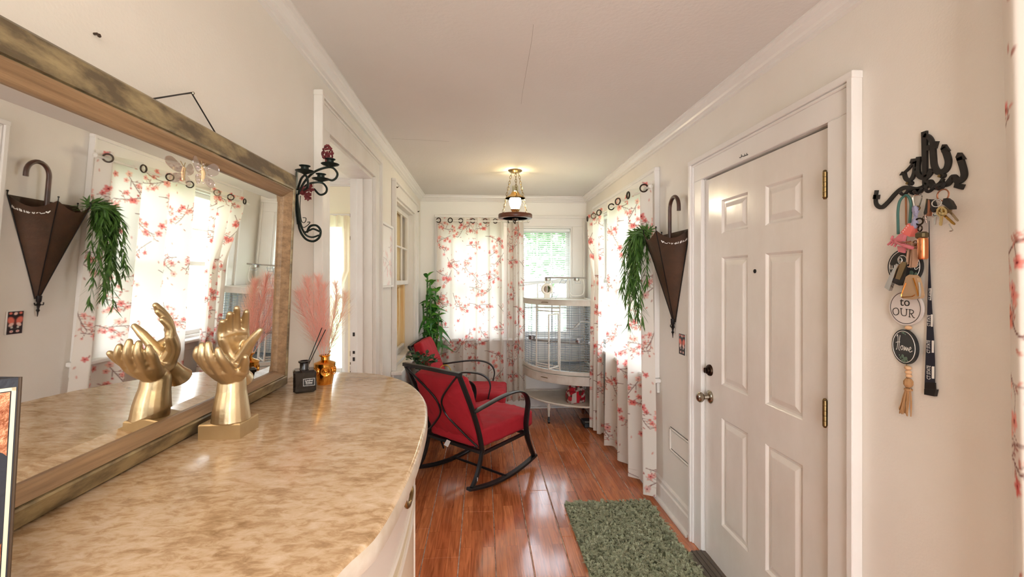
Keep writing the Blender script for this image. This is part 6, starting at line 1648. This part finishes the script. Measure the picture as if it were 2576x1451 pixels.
# ================================================================== SHAGGY RUG
rc = [on_z(1420, 1268, 0), on_z(1640, 1265, 0)]
RX0, RX1, RY1, RY0 = .525, 1.085, 2.835, 1.86
ru = thing('shag_rug', 'sage green shaggy rug on the floor in front of the door', 'rug', ((RX0+RX1)/2, (RY0+RY1)/2, 0))
RUGB = mat('rug_backing', S(118, 124, 98), .95)
m = M(); m.box(RX0, RX1, RY0, RY1, .001, .010, bev=.003); m.build('rug_backing', RUGB, ru)
def rugmat():
    mt = mat('sage_pile', S(150, 158, 128), .95, var=(30, S(186, 190, 162), .2)); return mt
NT, NPT = 4200, 9; NB = NT*NPT                       # tufts x strands
tx = RNG.uniform(RX0+.004, RX1-.004, NT); ty2 = RNG.uniform(RY0, RY1-.004, NT); tyaw = RNG.uniform(0, 6.28, NT)+1.2*np.sin(tx*31+ty2*27); tl_ = RNG.uniform(.45, 1.0, NT); th_ = RNG.uniform(.75, 1.25, NT)
bx0 = np.repeat(tx, NPT)+RNG.normal(0, .0026, NB); by0 = np.repeat(ty2, NPT)+RNG.normal(0, .0026, NB)
yaw_ = np.repeat(tyaw, NPT)+RNG.normal(0, .28, NB); ln_ = np.repeat(th_, NPT)*RNG.uniform(.024, .032, NB); lean_ = np.repeat(tl_, NPT)+RNG.normal(0, .08, NB)
dx_, dy_ = np.cos(yaw_), np.sin(yaw_); w_ = .0019
V_ = np.empty((NB, 5, 3))
for i, (f, wv, hh) in enumerate(((0, 1, 0), (0, -1, 0), (.4, .9, .8), (.4, -.9, .8), (1, 0, .95))):
    V_[:, i, 0] = bx0+dx_*ln_*lean_*f-dy_*w_*wv; V_[:, i, 1] = by0+dy_*ln_*lean_*f+dx_*w_*wv; V_[:, i, 2] = .008+ln_*.8*hh*(1-lean_*.45*f)
q4 = np.arange(NB)[:, None]*5
me = bpy.data.meshes.new('rug_pile')
quads = np.concatenate([q4+0, q4+1, q4+3, q4+2], 1); tris = np.concatenate([q4+2, q4+3, q4+4], 1)
li = np.concatenate([quads.ravel(), tris.ravel()]).astype(np.int32)
me.vertices.add(NB*5); me.vertices.foreach_set('co', V_.astype(np.float32).ravel())
me.loops.add(len(li)); me.loops.foreach_set('vertex_index', li)
me.polygons.add(NB*2); me.polygons.foreach_set('loop_start', np.concatenate([np.arange(NB)*4, NB*4+np.arange(NB)*3]).astype(np.int32)); me.update(calc_edges=True)
me.materials.append(rugmat()); link('rug_pile', me, ru, kind='stuff')

# ================================================================== PENDANT LAMP
LC = Vector((.277, 3.79, 0))
pl = thing('pendant_lamp', 'lit wagon-wheel pendant lamp with glass chimney hanging from the ceiling', 'pendant lamp', LC+Vector((0, 0, ZC)))
m = M(); m.lathe([(.058, 0), (.060, -.006), (.052, -.014), (.034, -.022), (.012, -.026), (0, -.027)], LC+Vector((0, 0, ZC)), 26); m.build('canopy', BRASS, pl, smooth=True)
LWD = mat('lamp_wood', S(112, 62, 40), .35, var=(24, S(88, 46, 30), .2))
m = M(); m.lathe([(.108, 1.985), (.142, 1.985), (.146, 1.990), (.146, 2.016), (.142, 2.022), (.112, 2.022), (.108, 2.017), (.108, 1.985)], LC, 40); m.build('wheel_rim', LWD, pl, smooth=True)
for k in range(4):
    a = k*PI/4+.2; d = Vector((math.cos(a), math.sin(a), 0)); m = M(); m.tube([LC-d*.110+Vector((0, 0, 2.0)), LC+d*.110+Vector((0, 0, 2.0))], .007, 8); m.build('wheel_spoke', mat('spoke_dark', S(60, 40, 34), .4) if k == 0 else bpy.data.materials['spoke_dark'], pl, smooth=True)
m = M(); m.lathe([(0, 1.935), (.004, 1.94), (.006, 1.952), (.004, 1.96), (.012, 1.964), (.026, 1.972), (.030, 1.99), (.030, 2.015)], LC, 18); m.build('hub_finial', mat('bronze_hub', S(72, 56, 44), .35, metal=.7), pl, smooth=True)
m = M(); m.lathe([(.034, 2.015), (.030, 2.03), (.032, 2.05), (.038, 2.058), (.038, 2.064), (.030, 2.066), (.026, 2.03)], LC, 20); m.build('burner_cup', BRASS, pl, smooth=True)
GLOW, nt, p = newmat('lit_opal_glass'); p.inputs['Base Color'].default_value = S(255, 244, 220); p.inputs['Emission Color'].default_value = (1, .86, .62, 1); p.inputs['Emission Strength'].default_value = 60; p.inputs['Roughness'].default_value = .3
m = M(); m.lathe([(.030, 2.062), (.036, 2.075), (.048, 2.105), (.052, 2.13), (.050, 2.15), (.044, 2.165)], LC, 28); o = m.build('glass_globe', GLOW, pl, smooth=True)
o.visible_shadow = True
m = M(); m.lathe([(.086, 2.158), (.084, 2.164), (.062, 2.176), (.042, 2.192), (.030, 2.212), (.027, 2.214), (.030, 2.205), (.060, 2.170), (.086, 2.158)], LC, 32); m.build('brim_shade', mat('brass_brim', S(186, 152, 92), .3, metal=.8), pl, smooth=True)
m = M(); m.lathe([(.026, 2.205), (.027, 2.262), (.0275, 2.266), (.025, 2.266), (.024, 2.205)], LC, 24); m.build('glass_chimney', glass_mat('chimney_glass', (.95, .95, .86, 1), .16), pl, smooth=True)
for a in (2.6, .55, 4.75):
    d = Vector((math.cos(a), math.sin(a), 0)); A_, B_ = LC+d*.036+Vector((0, 0, ZC-.018)), LC+d*.126+Vector((0, 0, 2.022)); n = 15; m = M(); ax = (B_-A_).normalized(); s1, s2 = frame_from(ax, Vector((0, 1, 0)))
    for i in range(n):
        c = A_.lerp(B_, (i+.5)/n); nrm = s1 if i % 2 else s2; L_ = (B_-A_).length/n*.66; sd = ax.cross(nrm)
        m.tube([c+ax*(L_*math.cos(2*PI*k/12))+sd*(.0078*math.sin(2*PI*k/12)) for k in range(12)], .0021, 5, closed=True)
    m.build('chain', BRASS, pl, smooth=True)

# ================================================================== OUTSIDE
LAWN = mat('lawn', S(128, 152, 108), .9, var=(.8, S(150, 172, 130), .3)); 
m = M(); m.box(-40, 40, YB+.6, 60, -.75, -.65); m.box(XR+WT+.2, 40, -20, YB+.6, -.75, -.65); struct('floor_lawn', m, LAWN)
fn = thing('picket_fence', 'white picket fence on the lawn outside the back window', 'fence', (2, 7.6, -.65)); FW = mat('white_fence', S(232, 234, 236), .6)
for i in range(34):
    x = -.5+i*.15; m = M(); m.prism([(x, 7.6, -.65), (x+.085, 7.6, -.65), (x+.085, 7.6, .93), (x+.0425, 7.6, 1.0), (x, 7.6, .93)], (0, .022, 0)); m.build('picket', FW, fn)
for z in (-.2, .65): m = M(); m.box(-.6, 4.7, 7.622, 7.66, z, z+.09); m.build('fence_rail', FW, fn)
BARK = mat('bark', S(96, 80, 66), .9); FOLI = mat('tree_foliage', S(92, 138, 88), .8, var=(1.4, S(150, 184, 134), .25))
def tree(x, y, h, r, seed, label):
    t = thing('tree', label, 'tree', (x, y, -.65), 'trees beyond the lawn'); m = M(); m.tube([(x, y, -.66), (x+.1, y, h*.45), (x, y, h*.7)], [.22, .16, .08], 8); m.build('trunk', BARK, t, smooth=True)
    rg_ = random.Random(seed); m = M(); vs = []; fs = []
    for i in range(2600):
        d = Vector((rg_.gauss(0, 1), rg_.gauss(0, 1), rg_.gauss(0, .85))).normalized()*r*(rg_.uniform(.35, 1)**.5)*(1+.25*math.sin(5*i)); c = Vector((x, y, h*.72))+d; a = Vector((rg_.gauss(0, 1), rg_.gauss(0, 1), rg_.gauss(0, 1))).normalized()*.16; b = a.cross(Vector((rg_.gauss(0, 1), rg_.gauss(0, 1), 1))).normalized()*.11
        n0 = len(vs); vs += [c-a, c-b*.8, c+a, c+b*.8]; fs.append((n0, n0+1, n0+2, n0+3))
    m.add(vs, fs); m.build('foliage', FOLI, t, recalc=False)
tree(-2.6, 17, 5.0, 2.1, 0, 'left one of the two leafy trees beyond the lawn, behind the curtain')
tree(3.7, 17.5, 5.4, 2.5, 1, 'right one of the two leafy trees beyond the lawn, seen through the window blind')
